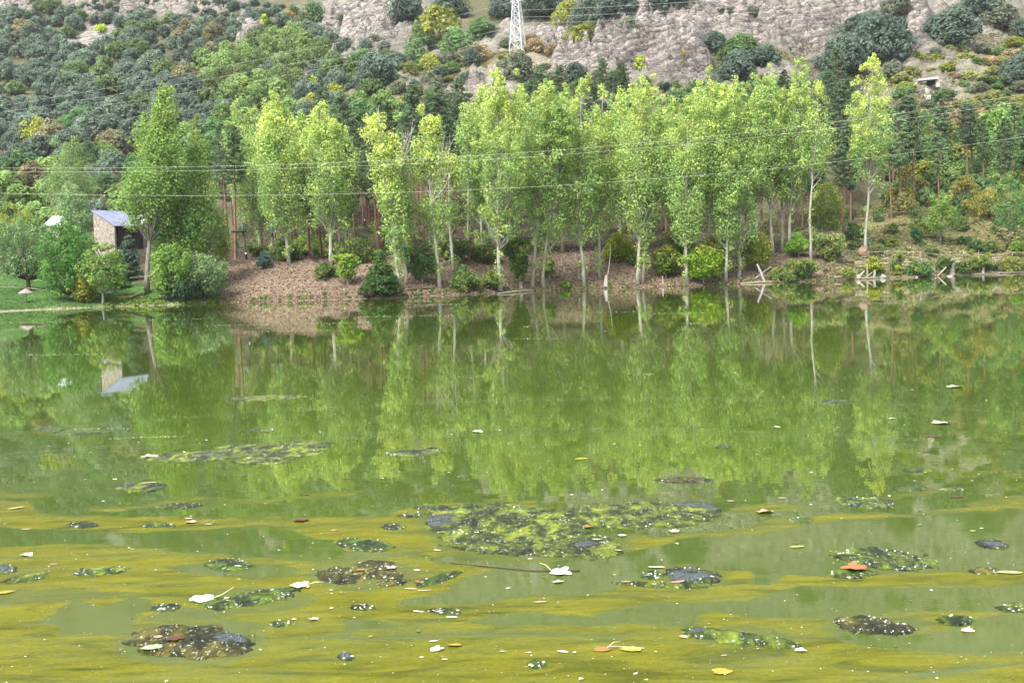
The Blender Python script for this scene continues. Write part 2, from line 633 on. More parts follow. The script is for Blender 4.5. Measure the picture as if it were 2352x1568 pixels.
mb = MB()
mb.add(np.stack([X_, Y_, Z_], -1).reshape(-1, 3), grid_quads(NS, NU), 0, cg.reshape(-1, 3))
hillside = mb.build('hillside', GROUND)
at_ = hillside.data.attributes.new('rock', 'FLOAT', 'POINT')
at_.data.foreach_set('value', np.maximum(rock, scree).ravel().astype(np.float32))
tag(hillside, 'wooded hillside and leaf strewn bank beyond the pond', None, None, 'structure')

# ------------------------------------------------------------------ the pond
R4 = lambda pts: [(x * .3359, y * .3359 + 1127.3) for x, y in pts]
R5 = lambda pts: [(x * .3359 + 781, y * .3359 + 1127.3) for x, y in pts]
R6 = lambda pts: [(x * .3359 + 1562, y * .3359 + 1127.3) for x, y in pts]
SCUM = [
    (R4([(-300, 60), (250, 60), (350, 150), (700, 165), (1400, 180), (2352, 188)]) + R5([(300, 170), (500, 95), (900, 72), (1300, 68), (1450, 130), (1700, 260), (2352, 330)]) +
     R6([(350, 275), (750, 190), (1300, 172), (1700, 150), (1900, 115), (2700, 40), (2700, 1600)]) + R4([(-300, 1600)]), 1.0),
    (R4([(-50, 220), (350, 255), (900, 275), (1400, 255), (1900, 255), (2050, 290), (2200, 330), (2400, 420), (2400, 470), (2000, 475), (1500, 440), (1150, 410), (850, 385), (500, 370), (0, 365), (-50, 365)]), 0.03),
    (R4([(1060, 520), (1250, 500), (1450, 510), (1700, 490), (1900, 490), (2050, 540), (2000, 590), (1700, 580), (1400, 550), (1150, 550)]), 0.05),
    (R4([(-50, 690), (150, 660), (500, 672), (900, 680), (1250, 700), (900, 700), (500, 750), (100, 785), (-50, 790)]), 0.45),
    (R4([(250, 870), (330, 800), (450, 750), (700, 790), (900, 700), (1060, 740), (1050, 780), (900, 850), (870, 950), (700, 970), (400, 985), (380, 930), (300, 910)]), 0.12),
    (R4([(840, 1000), (1000, 920), (1300, 900), (1650, 960), (1850, 1030), (1650, 1095), (1300, 1150), (1100, 1145), (900, 1085)]), 0.15),
    (R4([(1200, 930), (1600, 880), (1820, 940), (1600, 955)]), 0.3),
    (R4([(2000, 1010), (2380, 960), (2380, 1025)]), 0.3),
    (R4([(900, 865), (1200, 790), (1450, 800), (1700, 830), (1300, 885)]), 0.3),
    (R5([(0, 410), (300, 420), (560, 430), (580, 460), (300, 455), (0, 465)]), 0.1),
    (R5([(560, 470), (750, 440), (1000, 480), (1400, 490), (1850, 450), (2050, 410), (2380, 335), (2400, 500), (2200, 560), (2050, 610), (1800, 690), (1600, 720), (1300, 730), (1100, 740), (1000, 775),
         (700, 775), (400, 770), (320, 750), (600, 700), (700, 640), (870, 590), (1000, 560), (800, 500), (600, 490)]), 0.03),
    (R6([(-20, 340), (350, 295), (750, 240), (1300, 185), (1900, 145), (2700, 80), (2700, 500), (2100, 560), (1700, 560), (1400, 570), (1300, 590), (1000, 575), (720, 580), (600, 640), (470, 640),
         (470, 550), (300, 545), (150, 500), (-20, 500)]), 0.03),
    (R5([(860, 910), (1000, 870), (1330, 850), (1650, 860), (1900, 790), (2100, 760), (2400, 760), (2400, 930), (2200, 935), (2000, 900), (1900, 890), (1700, 910), (1500, 930), (1100, 935)]), 0.03),
    (R6([(-20, 760), (450, 755), (700, 690), (850, 650), (1150, 640), (1500, 660), (1800, 670), (2700, 660), (2700, 830), (1800, 830), (1400, 840), (1000, 870), (450, 885), (300, 850), (150, 840), (-20, 905)]), 0.03),
    (R5([(0, 1000), (400, 980), (1000, 940), (1500, 960), (2000, 980), (2300, 950), (2100, 990), (1700, 1020), (1200, 1010), (800, 1000), (400, 1015), (0, 1025)]), 0.35),
    (R5([(0, 890), (200, 890), (400, 940), (200, 960), (0, 970)]), 0.1),
    (R6([(1000, 990), (1150, 975), (1500, 990), (1700, 970), (2000, 880), (2200, 840), (2700, 830), (2700, 1100), (2100, 1120), (1800, 1120), (1500, 1100), (1250, 1070)]), 0.03),
    (R6([(1250, 1290), (1500, 1250), (1700, 1230), (2100, 1205), (2400, 1190), (2400, 1210), (1900, 1245), (1600, 1268)]), 0.35),
    (R6([(0, 310), (350, 262), (550, 212), (750, 185), (1300, 168), (1700, 148), (1900, 112), (2500, 50), (2500, 80), (1900, 135), (1600, 168), (1000, 228), (400, 292), (0, 338)]), 0.85),
    (R6([(320, 120), (450, 98), (600, 105), (900, 115), (700, 122), (450, 142)]), 0.9),
    (R6([(1350, 46), (1700, 5), (1900, -10), (1700, 22), (1500, 42)]), 0.7),
    (R4([(580, 100), (900, 88), (1350, 48), (1420, 58), (1000, 122), (750, 122)]), 0.85),
    (R4([(1420, 85), (1900, 35), (2400, 0), (2400, 20), (1900, 55), (1450, 100)]), 0.6),
    (R4([(-100, -5), (200, 0), (500, 5), (350, 25), (100, 40), (-100, 45)]), 0.5),
    (R5([(-100, 10), (100, -10), (300, -5), (100, 10), (-100, 25)]), 0.4),
    (R6([(1900, 90), (2400, 30), (2400, 48), (1950, 108)]), 0.6),
]


HALOS = [(1125, 1200, 150, 38), (1450, 1190, 190, 34), (1200, 1250, 170, 30), (1350, 1255, 90, 30), (1590, 1322, 60, 20), (590, 1376, 110, 24), (2010, 1437, 100, 26),
         (830, 1318, 110, 30), (1700, 1462, 100, 16), (440, 1474, 150, 42)]


def scum_field(X, Y):
    px, py = project(np.stack([X, Y, np.zeros_like(X)], -1))
    acc = np.zeros(px.shape)
    dx = (fbm(X * 1.1, Y * 0.7, 201) - 0.5) * 90 + (fbm(X * 3, Y * 2.5, 205) - 0.5) * 50
    dy = (fbm(X * 1.1 + 9, Y * 0.7, 203) - 0.5) * 18 + (fbm(X * 2.6 + 5, Y * 3.2, 207, 5) - 0.5) * 17
    for ox, oy in ((0, 0), (5, .7), (-5, -.7), (3, -1.7), (-3, 1.7), (6, 1.8), (-6, -1.8)):
        v = np.zeros(px.shape)
        for poly, val in SCUM:
            v[inside(px + dx + ox, py + dy + oy, poly)] = val
        acc += v
    acc /= 7
    for (mx, my, mrx, mry) in HALOS:
        d = ((px + dx * .3 - mx) / (mrx * 1.12 + 6)) ** 2 + ((py + dy * .3 - my) / (mry * 1.15 + 4)) ** 2
        acc = acc * np.clip(.35 + .65 * (d - .8) * 2.2, .35, 1)
    st = fbm(X * 0.9 + fbm(X * 0.5, Y * 0.5, 233) * 3, Y * 3.2, 221, 5)
    acc = acc * (0.94 + 1.0 * np.minimum(st - 0.5, .12)) + 0.10 * np.clip((st - 0.62) * 6, 0, 1) * (py > 950)
    return np.clip(acc, 0, 1)


wu = np.linspace(-0.62, 0.62, 900)
pyv = np.concatenate([np.linspace(2600, 1640, 30), np.linspace(1630, 1090, 420), np.linspace(1085, 760, 120), np.linspace(755, 655, 40)])
wy = F * CAMH / (pyv - 618.0)
wy = np.concatenate([[-60, -20, -5, 0.8], wy])
WU, WY = np.meshgrid(wu, wy)
WX = WU * np.maximum(WY, 3.0)
WX[:4] = WU[:4] * 400
scum = scum_field(WX, np.maximum(WY, 1.0))
mb = MB()
mb.add(np.stack([WX, WY, np.zeros_like(WX)], -1).reshape(-1, 3), grid_quads(len(wy), len(wu)))

m, n, l, out = new_mat('pond_water')
sc_ = n.new('ShaderNodeAttribute'); sc_.attribute_name = 'scum'
geo = n.new('ShaderNodeNewGeometry')
mpw = n.new('ShaderNodeMapping')
mpw.inputs['Scale'].default_value = (0.8, 1.6, 1.0)
l.new(geo.outputs['Position'], mpw.inputs['Vector'])
mps = n.new('ShaderNodeMapping')
mps.inputs['Scale'].default_value = (1.0, 4.0, 1.0)
l.new(geo.outputs['Position'], mps.inputs['Vector'])
murk = noise_node(n, l, geo.outputs['Position'], 0.35, 4, 0.6, 0.6)
clear_c = ramp(n, l, murk, [(0.3, (0.050, 0.082, 0.012)), (0.7, (0.066, 0.098, 0.015))])
grain = noise_node(n, l, geo.outputs['Position'], 22.0, 5, 0.75)
streak = noise_node(n, l, mps.outputs[0], 1.1, 7, 0.62, 1.2)
sc_c = ramp(n, l, streak, [(0.28, (0.062, 0.074, 0.009)), (0.41, (0.108, 0.113, 0.009)), (0.55, (0.146, 0.145, 0.011)), (0.75, (0.182, 0.178, 0.016))])
gr = ramp(n, l, grain, [(0.36, (0.72, 0.74, 0.7)), (0.5, (1, 1, 1)), (0.66, (1.06, 1.06, 1.1)), (0.76, (1.5, 1.5, 1.9))])
sc_c = mixc(n, l, 1.0, sc_c, gr, 'MULTIPLY')
mpd = n.new('ShaderNodeMapping')
mpd.inputs['Scale'].default_value = (0.55, 1.7, 1.0)
l.new(geo.outputs['Position'], mpd.inputs['Vector'])
swirl = noise_node(n, l, mpd.outputs[0], 1.0, 5, 0.55, 2.6)
swc = ramp(n, l, swirl, [(0.36, (0.55, 0.62, 0.7)), (0.45, (0.86, 0.88, 0.9)), (0.6, (0.96, 0.96, 0.96)), (0.8, (1.05, 1.04, 1.0))])
sc_c = mixc(n, l, 1.0, sc_c, swc, 'MULTIPLY')
fine = noise_node(n, l, mps.outputs[0], 2.6, 8, 0.72, 1.4)
fac = math_node(n, l, 'ADD', sc_.outputs['Fac'], math_node(n, l, 'MULTIPLY', math_node(n, l, 'SUBTRACT', fine, 0.5), math_node(n, l, 'MULTIPLY', math_node(n, l, 'MULTIPLY', sc_.outputs['Fac'], 6.0), math_node(n, l, 'SUBTRACT', 1.0, sc_.outputs['Fac']))), True)
base = mixc(n, l, fac, clear_c, sc_c)
p = n.new('ShaderNodeBsdfPrincipled')
p.inputs['IOR'].default_value = 1.333
l.new(base, p.inputs['Base Color'])
l.new(math_node(n, l, 'ADD', math_node(n, l, 'MULTIPLY', fac, 0.30), 0.010), p.inputs['Roughness'])
l.new(math_node(n, l, 'SUBTRACT', 0.5, math_node(n, l, 'MULTIPLY', fac, 0.43)), p.inputs['Specular IOR Level'])
rip = noise_node(n, l, mpw.outputs[0], 1.4, 3, 0.5)
b = n.new('ShaderNodeBump')
b.inputs['Strength'].default_value = 0.03
b.inputs['Distance'].default_value = 0.02
l.new(rip, b.inputs['Height'])
b2 = n.new('ShaderNodeBump')
b2.inputs['Distance'].default_value = 0.004
l.new(math_node(n, l, 'MULTIPLY', fac, 0.5), b2.inputs['Strength'])
l.new(grain, b2.inputs['Height'])
l.new(b.outputs[0], b2.inputs['Normal'])
l.new(b2.outputs[0], p.inputs['Normal'])
l.new(p.outputs[0], out.inputs['Surface'])
pond = mb.build('pond_water', m)
at_ = pond.data.attributes.new('scum', 'FLOAT', 'POINT')
at_.data.foreach_set('value', scum.ravel().astype(np.float32))
tag(pond, 'murky green pond with swirls of yellow algae scum', None, None, 'structure')

# ------------------------------------------------------------------ tree builders
def unit(v):
    return v / (np.linalg.norm(v, axis=-1, keepdims=True) + 1e-9)


def leaf_quads(mb, P, N, size, aspect, rng, col, mat=0, gain=1.95):
    """One small four cornered leaf spray for each point P, roughly facing N."""
    k = len(P)
    N = unit(N)
    r = rng.normal(size=(k, 3))
    a = unit(np.cross(N, r))
    b = np.cross(N, a)
    sz = size * rng.uniform(0.5, 1.5, (k, 1))
    a = a * sz * 0.5
    b = b * sz * 0.5 * aspect
    bend = N * sz * 0.12
    v = np.stack([P - a * 0.9 - bend, P - b * 0.85 + bend * 0.3, P + a * 1.1 - bend, P + b + bend * 0.3], 1).reshape(-1, 3)
    q = np.arange(k * 4).reshape(k, 4)
    mb.add(v, q, mat, np.repeat(col * gain, 4, axis=0))


def clump_leaves(mb, C, rad, per, size, rng, col, zs=1.0, up=0.45, jit=0.42, aspect=0.8, mat=0, droop=0.0):
    """Leaf sprays in rounded clumps: C centres (k,3), rad (k,), col (k,3)."""
    k = len(C)
    d = unit(rng.normal(size=(k, per, 3)))
    rr = rng.uniform(0.25, 1.0, (k, per, 1)) ** 0.45
    off = d * rr * rad[:, None, None]
    off[..., 2] *= zs
    P = C[:, None] + off
    if droop:
        P[..., 2] -= droop * (off[..., 0] ** 2 + off[..., 1] ** 2) / rad[:, None]
    N = d + np.array([0, 0, up]) + rng.normal(size=(k, per, 3)) * jit
    cc = np.repeat(col[:, None], per, 1) * rng.uniform(0.8, 1.2, (k, per, 1))
    leaf_quads(mb, P.reshape(-1, 3), N.reshape(-1, 3), size, aspect, rng, cc.reshape(-1, 3), mat)


def profile(kind, t):
    t = np.clip(t, 0, 1)
    if kind == 'poplar':
        return np.minimum(1, ((1 - t) * 3.0) ** 0.55) * (0.55 + 0.45 * np.clip(t / 0.35, 0, 1))
    if kind == 'cone':
        return np.minimum(1, ((1 - t) * 1.25) ** 0.8) * (0.6 + 0.4 * np.clip(t / 0.2, 0, 1))
    if kind == 'fir':
        return (1 - t) ** 0.85 + 0.04
    if kind == 'vase':
        return np.sqrt(np.clip(1 - (2 * t - 1.15) ** 2 / 1.4, 0.02, 1)) * (0.35 + 0.65 * t)
    return np.sqrt(np.clip(1 - (2 * t - 0.9) ** 2 / 1.3, 0.02, 1))


def tree_meshes(seed, H, R, cs, kind='poplar', green=(0.148, 0.232, 0.078), yellow=(0.325, 0.37, 0.105), yel=0.4, nclump=190, per=54,
                leaf=0.28, crad=0.95, asc=1.4, lean=(0, 0), trunk_r=0.26, zs=1.15, bare=0, gap=0.0, low=6, up=0.45, droop=0.0, forks=1, tvar=0.18, aspect=0.8):
    """Returns (trunk MB, crown MB) with the base at the origin; cs is the height of the lowest crown foliage."""
    rng = np.random.default_rng(seed)
    T, K = MB(), MB()
    n = 14
    t = np.linspace(0, 1, n)
    wob = np.stack([np.cumsum(rng.normal(0, 0.012 * H / n ** 0.5, n)), np.cumsum(rng.normal(0, 0.012 * H / n ** 0.5, n)), np.zeros(n)], 1)
    wob -= np.outer(t, wob[-1])
    path = np.stack([lean[0] * t ** 1.15, lean[1] * t, H * 0.96 * t], 1) + wob

    def axis(z):
        return np.stack([np.interp(z, path[:, 2], path[:, i]) for i in range(3)], -1)
    rad = trunk_r * (1 - t) ** 0.8 + 0.025
    rad[0] *= 1.5
    rad[1] *= 1.05
    T.tube(path, rad, 8)
    tt = rng.uniform(0, 1, nclump * 4)
    keep = rng.uniform(0, 1, len(tt)) < profile(kind, tt) ** 1.5 + 0.12
    tt = np.sort(tt[keep][:nclump])
    k = len(tt)
    az = np.arange(k) * 2.39996 + rng.normal(0, 0.5, k)
    rr = profile(kind, tt) * R * rng.uniform(0.12, 1.0, k) ** 0.55 * (1 + 0.22 * np.sin(az * 2 + seed) * np.sin(tt * 9 + seed))
    z = cs + (H - cs) * (tt * 0.97)
    if kind in ('poplar', 'cone') and nclump > 100:
        nl = 5
        lo = rng.normal(0, .38, (nl, 2)) * R
        lo[0] = 0
        lh = rng.uniform(.88, 1.0, nl)
        lh[0] = 1.0
        li = np.where(rng.uniform(0, 1, k) < .34, 0, rng.integers(0, nl, k))
        z = cs + (H * lh[li] - cs) * tt ** .92
        sp_ = np.clip((tt - .3) / .5, 0, 1)
        rr = rr * (1 - .34 * sp_)
        C = axis(z)
        C[:, :2] += lo[li] * sp_[:, None]
    else:
        C = axis(z)
    C[:, 2] = z
    C[:, 0] += rr * np.cos(az)
    C[:, 1] += rr * np.sin(az)
    if gap > 0:
        g = fbm(C[:, 0] * 0.35 + seed, C[:, 2] * 0.35 + C[:, 1] * 0.2, seed) > gap
        C, tt, az, rr, z = C[g], tt[g], az[g], rr[g], z[g]
    cr = crad * (0.55 + 0.6 * np.clip((1 - tt) * 2.5, 0, 1)) * rng.uniform(0.7, 1.25, len(C))
    y = np.clip(yel * (0.16 + 1.2 * tt ** 1.5) + rng.normal(0, tvar, len(C)), 0, 1)
    col = np.array(green)[None] * (1 - y[:, None]) + np.array(yellow)[None] * y[:, None]
    col = col * rng.uniform(0.82, 1.18, (len(C), 1))
    clump_leaves(K, C, cr, per, leaf, rng, col, zs, up, droop=droop, aspect=aspect)
    for i in range(0, len(C), 3):
        zb = max(z[i] - rr[i] * asc - 0.5, cs * 0.75, H * 0.05)
        a = axis(np.array([zb]))[0]
        a[2] = zb
        mid = a * 0.5 + C[i] * 0.5
        mid[:2] += (C[i][:2] - a[:2]) * 0.12
        br = 0.10 * trunk_r / 0.26 * (1 - tt[i]) + 0.025
        T.tube([a, mid, C[i]], [br, br * 0.7, 0.015], 4, closed_end=False)
    # wisps of leaves on the lower trunk
    if low:
        zl = rng.uniform(H * 0.06, cs, low)
        Cl = axis(zl)
        Cl[:, 2] = zl
        Cl[:, :2] += rng.normal(0, 0.45, (low, 2))
        clump_leaves(K, Cl, rng.uniform(0.35, 0.8, low), max(10, per // 2), leaf, rng, np.tile(np.array(green) * 0.7 + np.array(yellow) * 0.3, (low, 1)), 1.2)
    for i in range(bare):
        a = axis(np.array([H * rng.uniform(0.45, 0.68)]))[0]
        dirx = rng.uniform(0.05, 0.16) * H
        e = a + np.array([dirx, rng.normal(0, 0.8), H * rng.uniform(0.18, 0.34)])
        e[2] = min(e[2], H * 0.99)
        mid = (a + e) / 2 + np.array([0.5, 0, -0.2])
        T.tube([a, mid, e], [0.09, 0.06, 0.02], 5, 1, closed_end=False)
        for j in range(7):
            f0 = rng.uniform(0.35, 0.95)
            b0 = a * (1 - f0) + e * f0
            T.tube([b0, b0 + np.array([rng.normal(0, 0.35), rng.normal(0, 0.3), rng.uniform(0.6, 1.8)])], [0.035, 0.012], 4, 1, closed_end=False)
    return T, K


def plant_tree(name, label, base, H, group=None, cat='tree', bark=None, color=None, rz=0.0, **kw):
    e = empty(name, base, label, cat, group, rz)
    T, K = tree_meshes(H=H, **kw)
    T.build('trunk', [bark or BARK_PALE, BARK_DEAD], e)
    c = K.build('crown', LEAF, e)
    if color:
        c.color = (*color, 1)
    return e


def span(top, base):
    """Height and sideways lean of a thing whose base point is known and whose top shows at picture point top."""
    p = at(np.array(float(top[0])), np.array(float(top[1])), base[1])
    return p[2] - base[2], p[0] - base[0]


# ------------------------------------------------------------------ the row of poplars along the far bank
POPLARS = [
    # top, base, half width px, crown start y, yellow, label
    ((545, 228), (598, 576), 50, 470, .28, 1, 'green poplar with bowed trunk next to the big bushy tree, first of the row', {}),
    ((622, 204), (664, 607), 52, 455, .62, 2, 'poplar with rounded yellow head rising behind the blue-green spruce', {}),
    ((688, 258), (716, 590), 40, 420, .40, 3, 'thin forked poplar between the two taller ones at the brown bare bank', {'gap': .38}),
    ((735, 232), (762, 607), 58, 450, .52, 4, 'broad poplar with yellow-tinged crown and leafy low boughs above the brown bank', {}),
    ((868, 228), (921, 665), 40, 478, .98, 5, 'bright yellow poplar with dead grey twigs on its right, beside the dark yew', {'bare': 5, 'gap': .36, 'nclump': 210}),
    ((922, 330), (931, 652), 26, 430, .45, 6, 'short thin poplar with a green pad tied round its trunk', {'nclump': 70, 'gap': .4}),
    ((968, 236), (1010, 662), 38, 445, .78, 7, 'narrow yellow-green poplar with bare dead twigs at its upper right', {'bare': 5, 'gap': .36, 'nclump': 210}),
    ((1030, 330), (1044, 625), 40, 430, .55, 8, 'low yellowing poplar tucked between the dead-twigged one and the tallest yellow one', {'nclump': 120}),
    ((1075, 215), (1078, 600), 17, 330, .35, 9, 'very slender poplar spire behind the gap left of the tallest yellow poplar', {'nclump': 70}),
    ((1140, 157), (1150, 669), 66, 450, .66, 10, 'tall broad poplar with yellow crown straight below the steel pylon', {'nclump': 400}),
    ((1200, 195), (1164, 575), 46, 400, .38, 11, 'greener poplar standing just behind the tall one below the pylon', {}),
    ((1256, 176), (1222, 660), 50, 395, .40, 12, 'poplar with pale green pointed top and white trunk at the waterline', {}),
    ((1300, 215), (1246, 663), 42, 470, .30, 13, 'thin leaning poplar with tufts of leaves all down its pale stem', {'low': 14}),
    ((1338, 178), (1341, 659), 52, 450, .48, 14, 'poplar with double pale trunk at the waterline before the bare litter slope', {}),
    ((1384, 188), (1380, 640), 44, 440, .60, 15, 'poplar with yellow-tinged flat top over the litter slope', {}),
    ((1470, 166), (1466, 655), 56, 430, .66, 16, 'poplar with round yellow head and pale forked trunk at the water', {'nclump': 330}),
    ((1512, 238), (1474, 652), 40, 470, .36, 17, 'shorter green poplar leaning right from the same foot as the round-headed one', {}),
    ((1578, 222), (1580, 655), 46, 470, .44, 18, 'poplar rising from the waterline behind the glossy bright green bush', {'low': 14}),
    ((1630, 152), (1628, 640), 46, 440, .50, 19, 'tall poplar with narrow pointed top above the bright green bush', {}),
    ((1660, 196), (1667, 648), 40, 480, .40, 20, 'poplar with curved foot in the clump of close trunks at the water', {'low': 14}),
    ((1704, 190), (1697, 641), 46, 480, .34, 21, 'poplar with two-stemmed foot, nearest of the clump to the leaning snag', {'low': 16}),
    ((1766, 142), (1779, 589), 52, 350, .44, 22, 'tall poplar with long bare straight white trunk', {'low': 2}),
    ((1802, 205), (1796, 582), 36, 400, .30, 23, 'slim dark green poplar between the two tall bare-trunked ones', {'low': 4}),
    ((1838, 127), (1810, 585), 54, 380, .46, 24, 'highest green poplar, pale trunk leaning at its foot, last but one of the row', {'low': 3}),
    ((1880, 186), (1862, 600), 36, 330, .46, 25, 'poplar with spiky top filling the right end of the dense row', {'nclump': 110}),
    ((2005, 127), (1994, 589), 50, 300, .84, 26, 'lone poplar with bright yellow head standing apart above the log bank', {'low': 4}),
    ((1105, 205), (1108, 590), 42, 420, .35, 31, 'green poplar filling the gap left of the tallest yellow poplar', {}),
    ((1228, 215), (1228, 585), 44, 400, .28, 32, 'shaded green poplar of the back row behind the two white trunks', {}),
    ((1295, 190), (1292, 580), 44, 420, .38, 33, 'back-row poplar above the middle of the litter slope', {}),
    ((1425, 205), (1424, 585), 44, 420, .34, 34, 'back-row poplar above the lime green sapling', {}),
    ((1545, 205), (1545, 600), 44, 420, .36, 35, 'back-row poplar left of the glossy bright green bush', {}),
    ((1605, 185), (1604, 595), 44, 410, .42, 36, 'back-row poplar straight behind the glossy bright green bush', {}),
    ((1735, 175), (1738, 590), 46, 400, .40, 37, 'back-row poplar left of the long bare white trunk', {}),
    ((1682, 172), (1680, 590), 44, 400, .45, 38, 'back-row poplar behind the clump of close trunks', {}),
    ((582, 250), (632, 585), 42, 420, .32, 39, 'back-row poplar between the first two of the row', {}),
    ((780, 290), (800, 585), 40, 430, .40, 40, 'lower poplar right of the broad one above the brown bank', {}),
]
for top, bs, hw, csy, yel, sd_, lab, kw in POPLARS:
    base = hit(*bs)
    base[2] -= 0.1
    H, lx = span(top, base)
    px_m = base[1] / F
    ctop = (at(np.array(float(bs[0])), np.array(float(csy)), base[1])[2] - base[2]) * .58
    rv = np.random.default_rng(sd_ + 900)
    a = dict(nclump=360, gap=float(rv.uniform(.32, .44)), low=int(rv.integers(6, 20)), tvar=.26, crad=float(rv.uniform(.78, 1.12)))
    a.update(kw)
    plant_tree('poplar_tree', lab, base, H, 'poplars along the far bank', 'poplar', seed=sd_, R=hw * px_m * 1.04, cs=max(ctop, 2.0), yel=yel, lean=(lx, 0),
               trunk_r=0.13 + 0.0022 * hw, **a)
# silvery ivy-like growth on the lone poplar's trunk is its own young tree

# ------------------------------------------------------------------ trees at the left shore
def shore_tree(name, lab, top, bs, hw, csy, seed, kind='round', cat='tree', group=None, bark=None, **kw):
    base = hit(*bs)
    base[2] -= 0.1
    H, lx = span(top, base)
    ct = at(np.array(float(bs[0])), np.array(float(csy)), base[1])[2] - base[2]
    return plant_tree(name, lab, base, H, group, cat, bark, seed=seed, R=hw * base[1] / F, cs=max(ct, 0.6), kind=kind, lean=(lx, 0), **kw)


G_MID, G_LIGHT, G_COOL, G_DEEP = (0.085, 0.16, 0.035), (0.15, 0.22, 0.05), (0.10, 0.165, 0.075), (0.04, 0.085, 0.03)
YL = (0.32, 0.32, 0.05)
shore_tree('white_poplar_tree', 'biggest bushy light green tree with grey trunk right of the stone house', (374, 196), (340, 674), 74, 520, 40, 'cone',
           green=(0.115, 0.19, 0.05), yellow=(0.2, 0.26, 0.07), yel=.35, nclump=400, per=60, crad=1.1, gap=.26, low=0, trunk_r=0.32, bark=BARK_GREY)
shore_tree('white_poplar_tree', 'second bushy light green top leaning on the biggest tree from its right', (450, 262), (440, 655), 78, 590, 41, 'cone',
           green=(0.11, 0.185, 0.05), yellow=(0.2, 0.26, 0.07), yel=.3, nclump=300, per=58, crad=1.1, gap=.24, low=0, trunk_r=0.35)
shore_tree('white_poplar_tree', 'silvery green upright tree directly left of the stone house', (172, 420), (176, 640), 33, 590, 42, 'poplar',
           green=(0.12, 0.19, 0.085), yellow=(0.2, 0.26, 0.12), yel=.3, nclump=170, per=40, crad=.9, gap=.2, low=4)
shore_tree('poplar_tree', 'pale green spreading tree above the house roof at the left hill foot', (165, 305), (150, 585), 66, 470, 43, 'cone',
           green=(0.125, 0.19, 0.07), yellow=(.2, .24, .08), yel=.15, nclump=220, per=42, crad=1.1, gap=.22, low=0)
shore_tree('maple_tree', 'rounded grey-green tree with dark trunk behind the thatched sunshade', (45, 498), (66, 668), 74, 634, 44, 'round',
           bark=BARK_DARK, green=G_COOL, yellow=(0.16, 0.22, 0.08), yel=.2, nclump=190, per=44, crad=.85, gap=.2, low=0, trunk_r=.3)
shore_tree('hornbeam_tree', 'deep fresh green broad tree between the sunshade tree and the pale sapling', (148, 512), (160, 690), 66, 672, 45, 'round',
           bark=BARK_DARK, green=(0.05, 0.125, 0.03), yellow=(0.12, 0.2, 0.05), yel=.25, nclump=210, per=44, crad=.8, gap=.2, low=0)
shore_tree('hornbeam_tree', 'light green layered tree with thin pale stem in front of the stone house', (232, 556), (236, 698), 58, 665, 46, 'round',
           green=(0.10, 0.17, 0.045), yellow=(.2, .24, .06), yel=.22, nclump=150, per=40, crad=.75, gap=.26, low=0, trunk_r=.12, zs=.6)
shore_tree('yellow_shrub', 'low olive-yellow bush under the layered tree by the left shore', (190, 625), (190, 694), 34, 686, 47, 'round', cat='shrub',
           bark=BARK_DARK, green=(0.15, 0.17, 0.04), yellow=(0.26, 0.25, 0.05), yel=.5, nclump=70, per=36, crad=.6, low=0, trunk_r=.08)
shore_tree('white_poplar_tree', 'leafy green tree filling the space right of the thick grey trunk', (408, 440), (410, 660), 62, 640, 54, 'round',
           green=(0.10, 0.18, 0.05), yellow=(0.18, 0.24, 0.07), yel=.3, nclump=260, per=54, crad=.95, gap=.22, low=0, trunk_r=.2)
shore_tree('larch_tree', 'pale feathery young conifer in front of the house corner', (266, 572), (266, 664), 26, 655, 55, 'fir',
           green=(0.10, 0.15, 0.06), yellow=(0.16, 0.2, 0.08), yel=.3, nclump=110, per=40, crad=.55, low=0, zs=.5, trunk_r=.1)
shore_tree('walnut_tree', 'grey-green drooping tree on the waterline at the left end of the brown bank', (455, 585), (469, 692), 56, 660, 48, 'round',
           bark=BARK_DARK, green=(0.105, 0.165, 0.08), yellow=(0.17, 0.23, 0.1), yel=.3, nclump=140, per=44, crad=.8, gap=.2, low=0, trunk_r=.18)
shore_tree('hornbeam_tree', 'bright green small tree filling the space below the biggest bushy tree', (395, 560), (390, 690), 44, 668, 49, 'round',
           bark=BARK_DARK, green=(0.09, 0.17, 0.04), yellow=(0.16, 0.22, 0.05), yel=.3, nclump=130, per=42, crad=.8, low=0)
shore_tree('elm_tree', 'dark bluish bush at the waterline below the biggest bushy tree', (412, 630), (412, 694), 34, 684, 50, 'round', cat='shrub',
           bark=BARK_DARK, green=(0.035, 0.075, 0.045), yellow=(0.08, 0.13, 0.06), yel=.2, nclump=70, per=40, crad=.6, low=0)
shore_tree('cedar_tree', 'dark drooping conifer hiding the timber side of the stone house', (294, 534), (294, 645), 30, 632, 51, 'fir',
           bark=BARK_DARK, green=(0.05, 0.08, 0.055), yellow=(0.08, 0.11, 0.07), yel=.2, nclump=130, per=36, crad=.7, low=0, zs=.45)
shore_tree('lime_tree', 'olive green round tree at the picture edge under the white shed roof', (22, 468), (20, 600), 62, 570, 52, 'round',
           bark=BARK_DARK, green=(0.11, 0.16, 0.03), yellow=(0.24, 0.26, 0.04), yel=.35, nclump=140, per=40, crad=.9, low=0)
shore_tree('alder_tree', 'yellow-green sapling at the left end of the brown bank beside the platforms', (505, 500), (512, 640), 18, 610, 53, 'poplar',
           green=(0.13, 0.17, 0.04), yellow=YL, yel=.4, nclump=60, per=36, crad=.6, low=3, trunk_r=.08)

